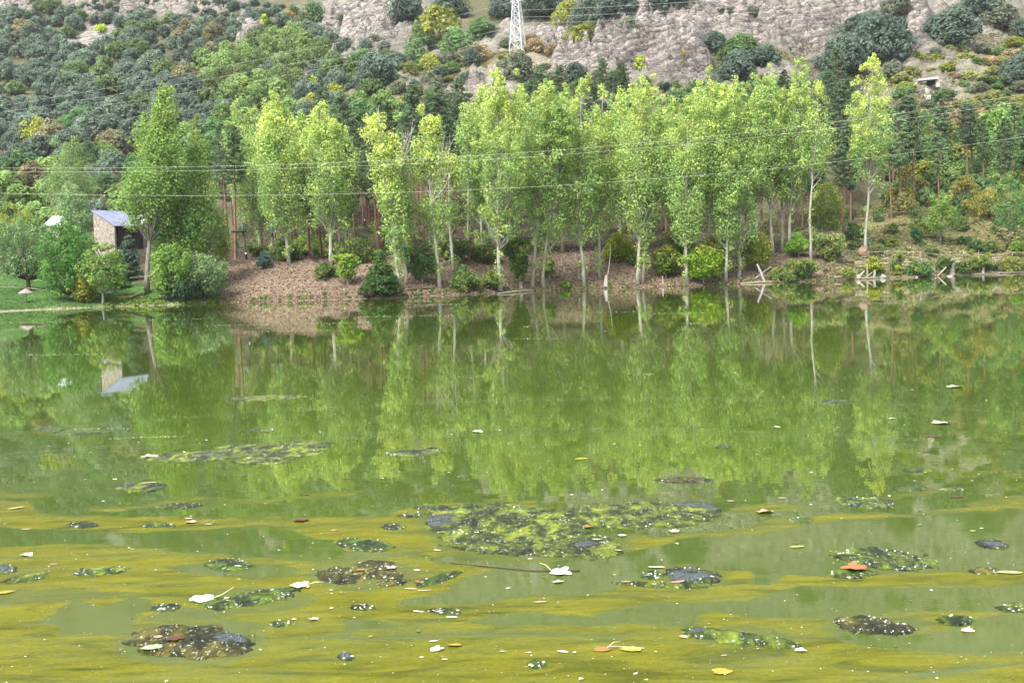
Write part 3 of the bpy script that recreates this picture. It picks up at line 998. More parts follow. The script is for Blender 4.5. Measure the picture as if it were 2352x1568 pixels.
# ------------------------------------------------------------------ conifers and bushes on the bank
shore_tree('yew_tree', 'dark green cone-shaped yew hanging over the water below the yellow poplar', (872, 572), (880, 681), 44, 676, 60, 'fir',
           bark=BARK_DARK, green=(0.028, 0.06, 0.02), yellow=(0.09, 0.14, 0.03), yel=.35, nclump=190, per=44, crad=.7, low=0, zs=.5)
shore_tree('spruce_tree', 'small blue-green spruce on the path edge of the brown bank', (606, 578), (608, 617), 15, 615, 61, 'fir',
           bark=BARK_DARK, green=(0.06, 0.1, 0.085), yellow=(0.09, 0.13, 0.1), yel=.3, nclump=70, per=36, crad=.45, low=0, zs=.5)
BUSHES = [
    # top, base, hw, green, yellow amount, label
    ((1612, 560), (1616, 652), 38, (0.10, 0.19, 0.015), .25, 'glossy bright green bush hanging over the water in the middle of the row'),
    ((1420, 530), (1425, 600), 40, (0.15, 0.21, 0.015), .4, 'lime green broad-leaved sapling right of the litter slope'),
    ((792, 582), (800, 655), 34, (0.11, 0.2, 0.03), .2, 'fresh green spreading sapling on the brown bank left of the yew'),
    ((745, 600), (752, 640), 26, (0.06, 0.1, 0.03), .1, 'dark low bush among dead sticks on the brown bank'),
    ((650, 545), (655, 600), 42, (0.045, 0.09, 0.03), .1, 'dark green undergrowth bush behind the foremost platform pole'),
    ((585, 560), (590, 590), 22, (0.05, 0.09, 0.03), .1, 'small dark bush between the platform poles'),
    ((700, 540), (705, 585), 40, (0.09, 0.15, 0.03), .25, 'mid green bush at the foot of the thin forked poplar'),
    ((820, 540), (825, 600), 56, (0.055, 0.085, 0.03), .1, 'wide dull green thicket behind the spreading sapling'),
    ((882, 505), (885, 560), 34, (0.11, 0.2, 0.03), .2, 'light green young tree in front of the climber'),
    ((965, 565), (970, 650), 36, (0.04, 0.085, 0.035), .1, 'deep green bush between the two dead-twigged poplars'),
    ((1065, 610), (1078, 670), 46, (0.06, 0.11, 0.035), .15, 'sprawling green bush over the water left of the tallest yellow poplar'),
    ((1040, 550), (1045, 600), 50, (0.045, 0.075, 0.03), .1, 'dark thicket around the small white sign'),
    ((1110, 560), (1115, 600), 40, (0.05, 0.08, 0.03), .1, 'dark bush right of the small white sign'),
    ((1125, 615), (1130, 665), 24, (0.08, 0.12, 0.03), .3, 'little bush at the foot of the tallest yellow poplar'),
    ((1190, 540), (1195, 664), 34, (0.035, 0.085, 0.02), .15, 'dark green bush on the waterline beside two white trunks'),
    ((1258, 590), (1262, 640), 14, (0.10, 0.16, 0.03), .3, 'small leafy shoot beside the thin leaning poplar'),
    ((1299, 643), (1300, 662), 14, (0.07, 0.14, 0.02), .1, 'tiny green tuft on the waterline below the litter slope'),
    ((1455, 585), (1455, 612), 18, (0.05, 0.11, 0.03), .1, 'small dark shrub on the litter slope beside the round-headed poplar'),
    ((1530, 560), (1530, 640), 30, (0.07, 0.12, 0.02), .3, 'olive bush hiding the bank behind the leaning green poplar'),
    ((1555, 520), (1560, 600), 46, (0.06, 0.11, 0.02), .2, 'mid green bush deep in the row behind the bright green bush'),
    ((1650, 540), (1655, 640), 34, (0.11, 0.15, 0.03), .45, 'yellow-green shoots among the clump of close trunks'),
    ((1740, 530), (1742, 625), 32, (0.15, 0.19, 0.04), .55, 'yellowing sapling above the leaning snag'),
    ((1832, 530), (1834, 590), 30, (0.10, 0.21, 0.03), .1, 'vivid green sapling at the foot of the highest poplar'),
    ((1905, 535), (1905, 600), 48, (0.13, 0.18, 0.075), .2, 'pale grey-green willow bush left of the lone poplar'),
    ((1895, 415), (1900, 555), 40, (0.11, 0.17, 0.035), .3, 'green sapling with yellow leaves left of the lone poplar trunk'),
    ((1790, 610), (1795, 645), 34, (0.075, 0.12, 0.04), .2, 'leafy bush overhanging the shore right of the leaning snag'),
    ((1840, 595), (1842, 642), 40, (0.065, 0.115, 0.035), .2, 'dense green bush on the shore below the willow bush'),
    ((1945, 612), (1946, 640), 18, (0.12, 0.17, 0.04), .4, 'yellow-green bush on the shore at the left end of the logs'),
    ((2005, 585), (2008, 628), 22, (0.16, 0.2, 0.03), .55, 'yellow-green shrub in front of the lone poplar foot'),
    ((2055, 580), (2056, 630), 22, (0.05, 0.1, 0.03), .15, 'dark leafy shrub climbing the log bank, first right of the lone poplar'),
    ((2062, 605), (2064, 634), 10, (0.15, 0.18, 0.03), .5, 'narrow yellowish shoot on the shore below the dark leafy shrub'),
    ((2110, 596), (2112, 632), 36, (0.05, 0.105, 0.035), .15, 'low green thicket along the shore left of the tall stump'),
    ((2170, 590), (2172, 628), 20, (0.045, 0.09, 0.03), .1, 'dark green bush left of the tall stump'),
    ((2212, 598), (2214, 628), 20, (0.04, 0.085, 0.03), .1, 'dark green bush right of the tall stump'),
    ((2248, 570), (2250, 626), 22, (0.08, 0.125, 0.03), .35, 'tall bush with yellow tips growing round the grey post at the shore'),
    ((2278, 600), (2280, 624), 26, (0.045, 0.09, 0.035), .1, 'low dark bush on the shore right of the grey post'),
    ((2325, 588), (2328, 624), 30, (0.10, 0.13, 0.035), .4, 'olive and yellow bush at the right edge of the shore'),
    ((2165, 435), (2160, 560), 42, (0.12, 0.2, 0.05), .15, 'bushy light green young tree on the open slope below the pines'),
    ((2108, 525), (2108, 566), 16, (0.03, 0.085, 0.035), .05, 'small dark green holly-like bush on the open slope'),
    ((2046, 545), (2048, 568), 15, (0.10, 0.15, 0.03), .25, 'small round light bush on the open slope near the lone poplar'),
    ((1960, 508), (1965, 545), 30, (0.04, 0.08, 0.03), .1, 'dark rounded bush just left of the lone poplar trunk'),
    ((2230, 590), (2232, 568), 8, (0.05, 0.1, 0.04), .1, 'tiny bush'),
    ((2318, 400), (2318, 560), 44, (0.07, 0.15, 0.05), .15, 'fresh green tree on the slope at the right edge'),
    ((2335, 530), (2336, 590), 16, (0.10, 0.17, 0.03), .2, 'light green ivy-covered stem at the right edge of the slope'),
    ((2065, 430), (2070, 480), 34, (0.10, 0.14, 0.04), .35, 'yellowish understorey shrub right of the lone poplar'),
    ((2270, 430), (2272, 500), 50, (0.13, 0.13, 0.04), .5, 'autumn yellow shrubs under the red-trunked pines'),
    ((2215, 400), (2215, 480), 40, (0.12, 0.115, 0.035), .4, 'rusty yellow shrub behind the light green young tree'),
]
for i, (top, bs, hw, g, yl, lab) in enumerate(BUSHES):
    if lab == 'tiny bush':
        continue
    base = hit(*bs)
    H, lx = span(top, base)
    R = hw * base[1] / F
    if H < 0.6:
        H = 0.6
    tall = H / R > 1.9
    nc = int(np.clip(36 * R * H / 2.5, 34, 220))
    plant_tree('sapling_tree' if tall else 'bush', lab, base - np.array([0, 0, .1]), H, 'bushes and saplings on the far bank', 'sapling' if tall else 'bush', BARK_DARK if not tall else BARK_PALE,
               seed=300 + i, R=R, cs=0.15 if not tall else H * .22, kind=('round', 'cone', 'vase')[i % 3], green=g, yellow=(0.22, 0.21, 0.05), yel=yl, nclump=nc, per=30, leaf=.28, gap=.36, tvar=.25,
               crad=float(np.clip(R * .30, .3, .75)), low=0, trunk_r=.07, lean=(lx, 0), zs=.8)

def where_hill(x, y):
    if x < 110:
        h = 'by the picture edge'
    elif x < 300:
        h = 'below the pale scree' if y > 110 else 'beside the pale scree'
    elif x < 470:
        h = 'above the biggest bushy tree'
    elif x < 640:
        h = 'above the first poplars'
    elif x < 780:
        h = 'above the broad poplar'
    else:
        h = 'above the bright yellow poplar'
    v = 'high on the slope' if y < 90 else ('halfway up the slope' if y < 190 else ('low on the slope' if y < 300 else 'at the slope foot'))
    return v + ' ' + h


def size_word(f, lo, hi):
    return 'small ' if f < lo else ('large ' if f > hi else '')


def where_row(px):
    names_ = ((600, 'the first poplar'), (680, 'the yellow-headed poplar'), (790, 'the broad poplar'), (900, 'the bright yellow poplar'), (1030, 'the dead-twigged poplar'), (1110, 'the slender spire'), (1200, 'the tallest yellow poplar'),
              (1300, 'the white trunks'), (1400, 'the litter slope'), (1520, 'the round-headed poplar'), (1640, 'the glossy bright bush'), (1740, 'the leaning snag'), (1860, 'the bare-trunked poplars'), (1960, 'the willow bush'), (2050, 'the lone poplar'), (2180, 'the pole fence'))
    for lim, nm in names_:
        if px < lim:
            return nm
    return 'the right slope'


BUSH_PROTO = []
for k in range(4):
    T_, K_ = tree_meshes(700 + k, 2.6 + .5 * k, 1.6, .1, 'round', (1, 1, 1), (1.5, 1.35, .9), .3, 46, 34, .26, .55, low=0, trunk_r=.06, zs=.75, gap=.28)
    K_.add(np.concatenate(T_.v), np.concatenate(T_.q), 1)
    BUSH_PROTO.append(K_.mesh('slope_bush', [LEAF, BARK_DARK]))
rb = np.random.default_rng(12)
for i in range(64):
    px, py = rb.uniform(1900, 2400), rb.uniform(478, 588)
    if py < 500 - (px - 2000) * .03 and rb.uniform() < .3:
        continue
    p_ = hit(px, py)
    o = bpy.data.objects.new('slope_bush', BUSH_PROTO[int(rb.integers(4))])
    COL.objects.link(o)
    sc = rb.uniform(.35, 1.0)
    o.location = p_
    o.scale = (sc * rb.uniform(.9, 1.4), sc, sc * rb.uniform(.6, 1.1))
    o.rotation_euler[2] = float(rb.uniform(0, 6.28))
    ci = int(rb.integers(4))
    o.color = (*((0.07, 0.115, 0.04), (0.10, 0.14, 0.05), (0.15, 0.15, 0.075), (0.045, 0.08, 0.035))[ci], 1)
    tag(o, ('small ' if sc < .55 else ('big ' if sc > .8 else '')) + ('mid green', 'light green', 'straw-coloured', 'dark green')[ci] + ' bush on the open slope, ' + ('upper' if py < 520 else ('middle' if py < 555 else 'lower')) + ' part, ' + ('near the lone poplar' if px < 2060 else ('below the pines' if px < 2220 else 'near the picture edge')),
        'bush', 'bushes on the open slope at right')


# ------------------------------------------------------------------ pine wood behind the poplars
def pine_proto(seed, H, R, crown_frac, green):
    rng = np.random.default_rng(seed)
    T, K = MB(), MB()
    t = np.linspace(0, 1, 10)
    path = np.stack([np.sin(t * 3 + seed) * 0.25, np.cos(t * 2.3 + seed) * .2, H * .97 * t], 1)
    path[:, :2] -= path[0, :2]
    T.tube(path, .24 * (1 - t) ** .7 + .03, 7)
    zc = H * (1 - crown_frac)
    C, cr = [], []
    nb = 46
    for i in range(nb):
        f = i / nb
        z = zc + (H - zc) * f
        r = R * (np.sin(min(f * 1.25 + .25, 1) * math.pi * .5 + (f > .6) * (f - .6) * 2.4) ** .8) * rng.uniform(.6, 1.1) * (1.08 - f * .75)
        az = i * 2.39996 + rng.normal(0, .3)
        a = np.array([np.interp(z, path[:, 2], path[:, 0]), np.interp(z, path[:, 2], path[:, 1]), z])
        e = a + np.array([r * math.cos(az), r * math.sin(az), r * .18])
        T.tube([a, (a + e) / 2 + np.array([0, 0, -.1]), e], [.06, .04, .012], 4, closed_end=False)
        for g in (.45, .75, 1.0):
            C.append(a + (e - a) * g + rng.normal(0, .18, 3))
            cr.append(rng.uniform(.5, .95) * (.6 + .4 * (1 - f)))
    for i in range(7):
        z = rng.uniform(H * .25, zc)
        az = rng.uniform(0, 6.28)
        a = np.array([0, 0, z])
        T.tube([a, a + np.array([math.cos(az) * 1.2, math.sin(az) * 1.2, .1])], [.03, .01], 4, closed_end=False)
    C, cr = np.array(C), np.array(cr)
    col = np.array(green)[None] * rng.uniform(.75, 1.3, (len(C), 1))
    clump_leaves(K, C, cr, 26, .42, rng, col, .42, .8, .6, .42)
    T_ = T.mesh('pine_trunk', [BARK_RED])
    K_ = K.mesh('pine_crown', [LEAF])
    return T_, K_, H


PINES = [pine_proto(1, 20, 3.2, .48, (0.062, 0.098, 0.05)), pine_proto(2, 22, 3.7, .42, (0.07, 0.108, 0.06)), pine_proto(3, 18, 3.0, .6, (0.055, 0.09, 0.045)),
         pine_proto(4, 21, 3.8, .5, (0.08, 0.118, 0.065))]


def plant_pine(p, k, scale, label, group, rz, tint=(1, 1, 1)):
    e = empty('pine_tree', p, label, 'pine', group, rz)
    e.scale = (scale, scale, scale)
    for nm, me in (('trunk', PINES[k][0]), ('crown', PINES[k][1])):
        o = bpy.data.objects.new(nm, me)
        COL.objects.link(o)
        o.parent = e
        if nm == 'crown':
            o.color = (*tint, 1)
    return e


rng = np.random.default_rng(77)
placed = []
tries = 0
while len(placed) < 190 and tries < 9000:
    tries += 1
    px = rng.uniform(505, 2420)
    s = rng.uniform(24, 125)
    if px < 620 and s < 34:
        continue
    if 1960 < px and (s < 40 or s > 66):
        continue
    p = on_ground(px, s)
    if any((p[0] - q[0]) ** 2 + (p[1] - q[1]) ** 2 < 10 for q in placed):
        continue
    placed.append(p)
    lab = ('pine with reddish trunk in the front of the wood behind ' if s < 50 else ('pine deep in the wood behind ' if s < 85 else 'pine top at the back of the wood behind ')) + where_row(px)
    v = rng.uniform(.75, 1.15) * (1.5 if px > 1960 else 1.0)
    plant_pine(p - np.array([0, 0, .2]), int(rng.integers(0, 4)), float(rng.uniform(.82, 1.08)) * (1.0 if s > 35 else .9), ('pale ' if v > 1.3 else ('dark ' if v < .9 else 'mid-toned ')) + lab, 'pines of the wood behind the poplars', float(rng.uniform(0, 6.28)), (v, v, v * .95))
for bx, by, ty, k, lab in [(2083, 478, 225, 1, 'pine with straight thin red trunk right of the lone poplar'), (2100, 478, 215, 3, 'pine with pinkish trunk next to the thin red one'),
                           (2166, 440, 205, 3, 'pine with thick red trunk above the light green young tree'), (2222, 450, 235, 1, 'pine with thin brown trunk among the autumn shrubs'),
                           (1940, 470, 195, 0, 'bluish dark pine filling the gap left of the lone poplar'), (1925, 440, 215, 2, 'dark conifer tucked behind the right end of the poplar row'),
                           (2030, 460, 240, 2, 'dark pine just right behind the lone poplar'), (960, 500, 205, 0, 'tall dark pine between the two dead-twigged poplars'),
                           (1022, 495, 215, 2, 'tall dark pine right of the narrow dead-twigged poplar'), (800, 500, 215, 3, 'grey-green pine left of the bright yellow poplar')]:
    p = hit(bx, by)
    H, _ = span((bx, ty), p)
    plant_pine(p - np.array([0, 0, .2]), k, H / PINES[k][2], lab, 'pines singled out by gaps in the poplars', .7 * k)

# ------------------------------------------------------------------ trees of the hillside
def oak_proto(seed, R, H, lobes, per, leaf, trunk=1.4):
    rng = np.random.default_rng(seed)
    K = MB()
    i = np.arange(lobes)
    zf = (i + .5) / lobes
    az = i * 2.39996
    rr = np.sqrt(np.clip(1 - zf ** 2, 0, 1)) * R * .74 * rng.uniform(.5, 1.3, lobes)
    C = np.stack([rr * np.cos(az), rr * np.sin(az), trunk + (H - trunk) * .80 * zf * rng.uniform(.8, 1.12, lobes) + .3], 1)
    lr = R * .36 * rng.uniform(.5, 1.3, lobes)
    col = np.ones((lobes, 3)) * rng.uniform(.74, 1.3, (lobes, 1))
    d = unit(rng.normal(size=(lobes, per, 3)) + np.array([0, 0, .35]))
    P = C[:, None] + d * lr[:, None, None] * rng.uniform(.82, 1.06, (lobes, per, 1)) * np.array([1, 1, .85])
    N = d * 1.5 + np.array([0, 0, .45]) + rng.normal(size=d.shape) * .3
    cc = np.repeat(col[:, None], per, 1) * rng.uniform(.78, 1.25, (lobes, per, 1))
    leaf_quads(K, P.reshape(-1, 3), N.reshape(-1, 3), leaf, .85, rng, cc.reshape(-1, 3))
    K.tube([(0, 0, -.8), (0, 0, trunk), (0.3, 0, H * .55)], [.35, .28, .1], 6, 1, (1, 1, 1))
    return K.mesh('hill_tree', [LEAF, BARK_DARK])


OAKS = [oak_proto(10 + k, 5.0, 7.5, 32, 100, .62) for k in range(5)]
OAKS_BIG = [oak_proto(30 + k, 5.0, 8.0, 46, 130, .5) for k in range(3)]
SPIRES = [oak_proto(50, 2.6, 9.5, 26, 40, .6), oak_proto(51, 3.2, 9.0, 26, 42, .65)]
LOOSE = [oak_proto(60 + k, 4.6, 8.5, 26, 70, .6) for k in range(3)]


def hill_tree(me, name, label, cat, group, px, py, width_px, tint, rng, base_r=5.0, hscale=1.0):
    """Tree whose crown is width_px wide and centred at picture point (px, py)."""
    p = hit(px, py + width_px * .33)
    sc = width_px * p[1] / F / (2 * base_r)
    o = bpy.data.objects.new(name, me)
    COL.objects.link(o)
    o.location = p - np.array([0, 0, .5 * sc])
    o.scale = (sc * rng.uniform(.85, 1.2), sc * rng.uniform(.85, 1.2), sc * hscale * rng.uniform(.8, 1.2))
    o.rotation_euler = (float(rng.normal(0, .12)), float(rng.normal(0, .12)), float(rng.uniform(0, 6.28)))
    o.color = (*tint, 1)
    tag(o, label, cat, group)
    return p


OAKC = np.array((0.082, 0.112, 0.082))
rng = np.random.default_rng(5)
HOLM_AREA = [(-60, 70), (20, 45), (100, 15), (185, 25), (195, 62), (150, 88), (125, 118), (180, 118), (190, 150), (206, 108), (272, 92), (275, 48), (400, 45), (500, 60), (560, 30), (640, 22), (700, 30), (740, 85), (880, 105),
             (920, 150), (860, 215), (720, 215), (520, 270), (330, 330), (140, 350), (-60, 400)]
GREEN_AREA = [(470, 150), (560, 110), (620, 60), (700, 90), (760, 130), (700, 200), (600, 240), (480, 230)]
MIX_AREA = [(-60, 330), (140, 300), (300, 320), (500, 240), (720, 210), (860, 230), (980, 240), (900, 330), (500, 330), (300, 480), (-60, 560)]
pts = []


def scatter(area, gap_fn, count, rng):
    xs = [a[0] for a in area]
    ys = [a[1] for a in area]
    res = []
    tries = 0
    while len(res) < count and tries < count * 60:
        tries += 1
        x, y = rng.uniform(min(xs), max(xs)), rng.uniform(min(ys), max(ys))
        if not inside(np.array(x), np.array(y), area):
            continue
        g = gap_fn(x, y)
        if any(abs(x - a) < g * 1.05 and abs(y - b) < g * .6 and ((x - a) / 1.05) ** 2 + ((y - b) / .6) ** 2 < g * g for a, b in pts):
            continue
        pts.append((x, y))
        res.append((x, y))
    return res


def depth_gap(x, y):
    return float(np.interp(y, [0, 150, 400], [24, 34, 54]))


for x, y in scatter(GREEN_AREA, depth_gap, 34, rng):
    v = rng.uniform(.6, 1.25)
    sz_ = rng.uniform(1.4, 1.9)
    hill_tree(LOOSE[int(rng.integers(3))], 'broadleaf_tree', size_word(sz_, 1.55, 1.75) + ('dull' if v < .8 else ('pale' if v > 1.05 else 'fresh')) + ' green tree of the bright streak, ' + where_hill(x, y), 'tree', 'light green trees in the hillside streak', x, y, depth_gap(x, y) * sz_,
              np.array((0.12, 0.175, 0.06)) * v, rng, 4.6)
for x, y in scatter(HOLM_AREA, depth_gap, 290, rng):
    v = rng.uniform(.78, 1.2)
    t = OAKC * v
    kind = rng.uniform()
    if kind < .2:
        t = np.array((0.085, 0.125, 0.05)) * v
    elif kind < .24:
        t = np.array((0.13, 0.125, 0.07)) * v
    sz_ = rng.uniform(1.15, 2.1)
    nm = ('dark' if v < .92 else ('greyish' if v > 1.07 else 'blue-green')) + ' holm oak '
    if kind < .2:
        nm = 'mid green oak '
    elif kind < .24:
        nm = 'brownish oak '
    lab = size_word(sz_, 1.55, 1.8) + nm + where_hill(x, y)
    hill_tree(OAKS[int(rng.integers(5))], 'holm_oak', lab, 'oak', 'holm oaks covering the left hillside', x, y, depth_gap(x, y) * sz_, t, rng)
for x, y in scatter(MIX_AREA, lambda a, b: depth_gap(a, b) * .95, 150, rng):
    kind = rng.uniform()
    v = rng.uniform(.8, 1.2)
    if kind < .38:
        c, lab = (0.115, 0.175, 0.055), 'light green tree '
    elif kind < .62:
        c, lab = (0.07, 0.125, 0.05), 'mid green tree '
    elif kind < .74:
        c, lab = (0.2, 0.22, 0.05), 'yellow-green tree '
    elif kind < .8:
        c, lab = (0.15, 0.13, 0.07), 'tan autumn tree '
    else:
        c, lab = OAKC * 1.05, 'grey-green oak '
    hill_tree((LOOSE + OAKS)[int(rng.integers(8))], 'broadleaf_tree', size_word(v, .9, 1.1).replace('small', 'dark').replace('large', 'bright') + lab + where_hill(x, y), 'tree', 'mixed trees at the hillside foot', x, y, depth_gap(x, y) * rng.uniform(1.3, 1.9), np.array(c) * v, rng)

DK, GN, YG, TN, GY, LM, OR = np.array((0.064, 0.090, 0.068)), np.array((0.075, 0.125, 0.045)), np.array((0.17, 0.19, 0.04)), np.array((0.19, 0.15, 0.085)), np.array((0.10, 0.115, 0.075)), np.array((0.26, 0.32, 0.05)), np.array((0.36, 0.24, 0.035))
SINGLE = [
    (1932, 125, 120, DK, 'B', 'dark holm oak, left one of the big pair above the right poplars'),
    (2022, 105, 135, DK, 'B', 'dark holm oak, right and larger one of the big pair above the right poplars'),
    (1985, 65, 100, DK, 'B', 'dark holm oak rising behind the big pair on the right slope'),
    (2186, 70, 118, DK * .95, 'B', 'large dark holm oak standing alone against pale rock, upper right'),
    (2150, 130, 44, DK, 'O', 'small dark oak below the lone large one on the upper right slope'),
    (2062, 15, 72, GY, 'O', 'grey-green oak at the top edge right of the cliff'),
    (2255, 18, 90, DK, 'B', 'dark oak at the top edge near the right corner'),
    (2232, -10, 80, GN, 'O', 'fresh green oak top cut by the upper edge'),
    (2300, 45, 90, GY * .9, 'B', 'grey-green oak on the upper right skyline of scrub'),
    (2345, 75, 60, DK, 'O', 'dark oak clipped by the right edge high on the slope'),
    (2335, 172, 80, DK, 'B', 'dark oak at the right edge halfway up the slope'),
    (1640, 98, 76, DK, 'B', 'dark oak left of the three below the cliff'),
    (1700, 112, 96, GN * .9, 'B', 'greener oak in the middle of the three below the cliff'),
    (1690, 160, 100, DK, 'B', 'dark oak in front of the three below the cliff'),
    (1752, 135, 70, DK, 'O', 'dark oak on the right of the three below the cliff'),
    (1335, 85, 70, YG * .8, 'L', 'yellow-green tree left of the dark oak right of the pylon'),
    (1300, 45, 76, YG, 'L', 'bright yellow-green tree right of the pylon head'),
    (1345, 55, 84, DK, 'B', 'dark oak right of the pylon between yellow-green trees'),
    (1410, 18, 100, DK, 'B', 'dark oak at the top edge right of the pylon'),
    (1360, 0, 60, GN, 'O', 'green oak at the top edge just right of the pylon wires'),
    (1445, 72, 66, GY, 'O', 'grey dusty shrub oak on the rock right of the pylon'),
    (1545, 5, 110, DK, 'B', 'dark oak at the top edge above the tan rock'),
    (1245, 15, 90, DK, 'B', 'dark oak immediately right of the pylon head'),
    (1160, 20, 80, DK, 'B', 'dark oak immediately left of the pylon head'),
    (1110, 68, 80, GN, 'B', 'mid green oak left of the pylon shaft'),
    (1165, 100, 40, GY, 'O', 'small grey shrub against the left leg of the pylon'),
    (1230, 108, 60, TN, 'O', 'straw-coloured shrub right of the pylon foot'),
    (1270, 120, 46, TN * .8, 'O', 'second dry shrub further right of the pylon foot'),
    (1215, 92, 44, TN * .7, 'O', 'dry brown shrub touching the right leg of the pylon'),
    (1100, 125, 60, TN, 'O', 'dry tan bush left of the pylon foot'),
    (1072, 135, 50, GY, 'O', 'dull grey bush beside the dry tan bush'),
    (1015, 75, 120, YG * .85, 'L', 'large yellow-green tree on the slope left of the pylon'),
    (1045, 105, 80, GN * 1.25, 'L', 'green tree in front of the large yellow-green one'),
    (965, 95, 70, GN, 'L', 'green tree left of the large yellow-green one'),
    (990, 150, 44, YG * 1.1, 'L', 'small yellow tree below the large yellow-green one'),
    (955, 130, 56, GN, 'L', 'small green tree above the rounded grey oak'),
    (940, 22, 86, DK, 'B', 'dark oak at the top edge between the two rock faces'),
    (1035, 15, 90, DK * 1.1, 'B', 'dark oak at the top edge above the large yellow-green tree'),
    (872, 172, 100, DK * 1.25, 'B', 'rounded grey-blue oak on the slope above the bright yellow poplar'),
    (830, 140, 60, GN, 'O', 'green oak left of the rounded grey-blue oak'),
    (1072, 185, 44, DK * 1.1, 'O', 'small grey oak above the slender poplar spire'),
    (1195, 170, 90, GY * .85, 'B', 'grey-green oak in front of the pylon foot'),
    (1165, 160, 50, GY, 'O', 'smaller grey oak left of the pylon foot'),
    (1320, 178, 64, DK, 'O', 'dark oak above the gap right of the yellow poplar'),
    (1270, 180, 50, GY, 'O', 'grey scrub oak below the pylon'),
    (1414, 177, 42, np.array((0.05, 0.14, 0.04)), 'O', 'small vivid green bush at the foot of the pale rock'),
    (1471, 160, 26, LM * .8, 'S', 'pale green slim tree against the pale rock'),
    (1565, 145, 28, OR, 'S', 'orange-yellow slim tree against the pale rock'),
    (606, 58, 26, LM, 'S', 'lime yellow slim tree high on the left slope'),
    (232, 67, 26, LM, 'O', 'lime yellow bush on the pale scree'),
    (124, 106, 22, LM * .8, 'O', 'small yellow bush at the lower edge of the scree'),
    (2050, 165, 56, GY * .9, 'O', 'grey oak behind the lone poplar head'),
    (1665, 25, 40, GY * .8, 'O', 'small grey shrub on the upper cliff'),
    (1720, 30, 46, GY, 'O', 'dull shrub clinging to the middle of the cliff'),
    (1780, 42, 30, GY * .8, 'O', 'tiny shrub on the right of the cliff'),
    (862, 90, 36, GY * .8, 'O', 'small shrub at the foot of the left rock slab'),
    (792, 40, 30, GY * .8, 'O', 'small shrub on the left rock slab'),
    (715, 40, 62, GN * .9, 'L', 'green tree left of the tilted rock slab'),
    (665, 38, 36, np.array((0.2, 0.15, 0.06)), 'O', 'rusty tree left of the green one by the rock slab'),
    (560, 215, 34, LM * .55, 'S', 'yellow-green slim tree above the first poplars'),
    (715, 215, 40, LM * .9, 'S', 'bright lime slim tree behind the broad poplar'),
    (768, 215, 60, YG * 1.15, 'L', 'yellow autumn tree on the slope right of the broad poplar'),
    (85, 320, 60, YG * 1.1, 'L', 'yellow-green tree low on the left slope'),
    (190, 290, 84, np.array((0.06, 0.13, 0.05)), 'B', 'deep green round tree low on the left slope'),
    (435, 215, 80, DK, 'B', 'dark round holm oak above the biggest bushy tree'),
    (500, 230, 44, GN, 'O', 'green oak between the biggest bushy tree and the first poplar'),
]
for x, y, w, tint, k, lab in SINGLE:
    me, br, hsx = {'B': (OAKS_BIG[int(rng.integers(3))], 5.0, 1.0), 'O': (OAKS[int(rng.integers(5))], 5.0, .95), 'L': (LOOSE[int(rng.integers(3))], 4.6, 1.05), 'S': (SPIRES[int(rng.integers(2))], 2.8, 1.0)}[k]
    nm = {'B': 'holm_oak', 'O': 'shrub_oak', 'L': 'broadleaf_tree', 'S': 'slim_tree'}[k]
    hill_tree(me, nm, lab, 'tree' if k in 'LS' else 'oak', 'trees singled out on the hillside', x, y, w, tint, rng, br, hsx)
for x, y in scatter([(2060, 190), (2110, 120), (2352, 90), (2352, 330), (2200, 300), (2080, 260)], lambda a, b: 26, 70, rng):
    if 2085 < x < 2165 and 165 < y < 225:
        continue
    ci = int(rng.integers(5))
    c = (YG * .8, np.array((0.14, 0.155, 0.055)), TN, GN, GY)[ci]
    hill_tree(OAKS[int(rng.integers(5))], 'slope_shrub', 'low ' + ('yellow-green', 'olive', 'straw-coloured', 'green', 'grey')[ci] + ' shrub on the open right slope ' + ('above' if y < 175 else 'below') + ' the rock slab level, ' + ('slab side' if x < 2160 else ('middle' if x < 2260 else 'edge side')), 'shrub', 'shrubs on the open right slope', x, y, rng.uniform(30, 58), c * rng.uniform(.8, 1.2), rng, 5.0, .7)
for x, y in scatter([(1010, 150), (1250, 110), (1330, 170), (1280, 200), (1060, 225)], lambda a, b: 26, 26, rng):
    hill_tree(OAKS[int(rng.integers(5))], 'slope_shrub', 'low dry shrub on the grassy ground around the pylon foot', 'shrub', 'dry shrubs around the pylon', x, y, rng.uniform(16, 34), (TN, GY, YG * .7)[int(rng.integers(3))] * rng.uniform(.8, 1.1), rng, 5.0, .6)
for x, y in scatter([(1290, 150), (1600, 10), (1900, 0), (1870, 120), (1640, 190), (1400, 180)], lambda a, b: 30, 30, rng):
    hill_tree(OAKS[int(rng.integers(5))], 'cliff_shrub', 'small dull shrub rooted in cracks of the pale cliff', 'shrub', 'shrubs on the cliff', x, y, rng.uniform(9, 22), GY * rng.uniform(.7, 1.1), rng, 5.0, .8)
for x, y in scatter([(2060, 290), (2352, 300), (2352, 440), (2200, 420), (2080, 400)], lambda a, b: 44, 26, rng):
    ci = int(rng.integers(3))
    hill_tree(LOOSE[int(rng.integers(3))], 'broadleaf_tree', ('light green', 'dark green', 'yellowish')[ci] + ' tree in the wood behind the red-trunked pines, ' + ('upper' if y < 355 else 'lower') + (' left' if x < 2150 else (' middle' if x < 2250 else ' right')) + ' part', 'tree', 'trees behind the red-trunked pines', x, y, rng.uniform(64, 100), (np.array((0.10, 0.155, 0.05)), np.array((0.06, 0.11, 0.04)), YG * .8)[ci] * rng.uniform(.85, 1.15), rng, 4.6)
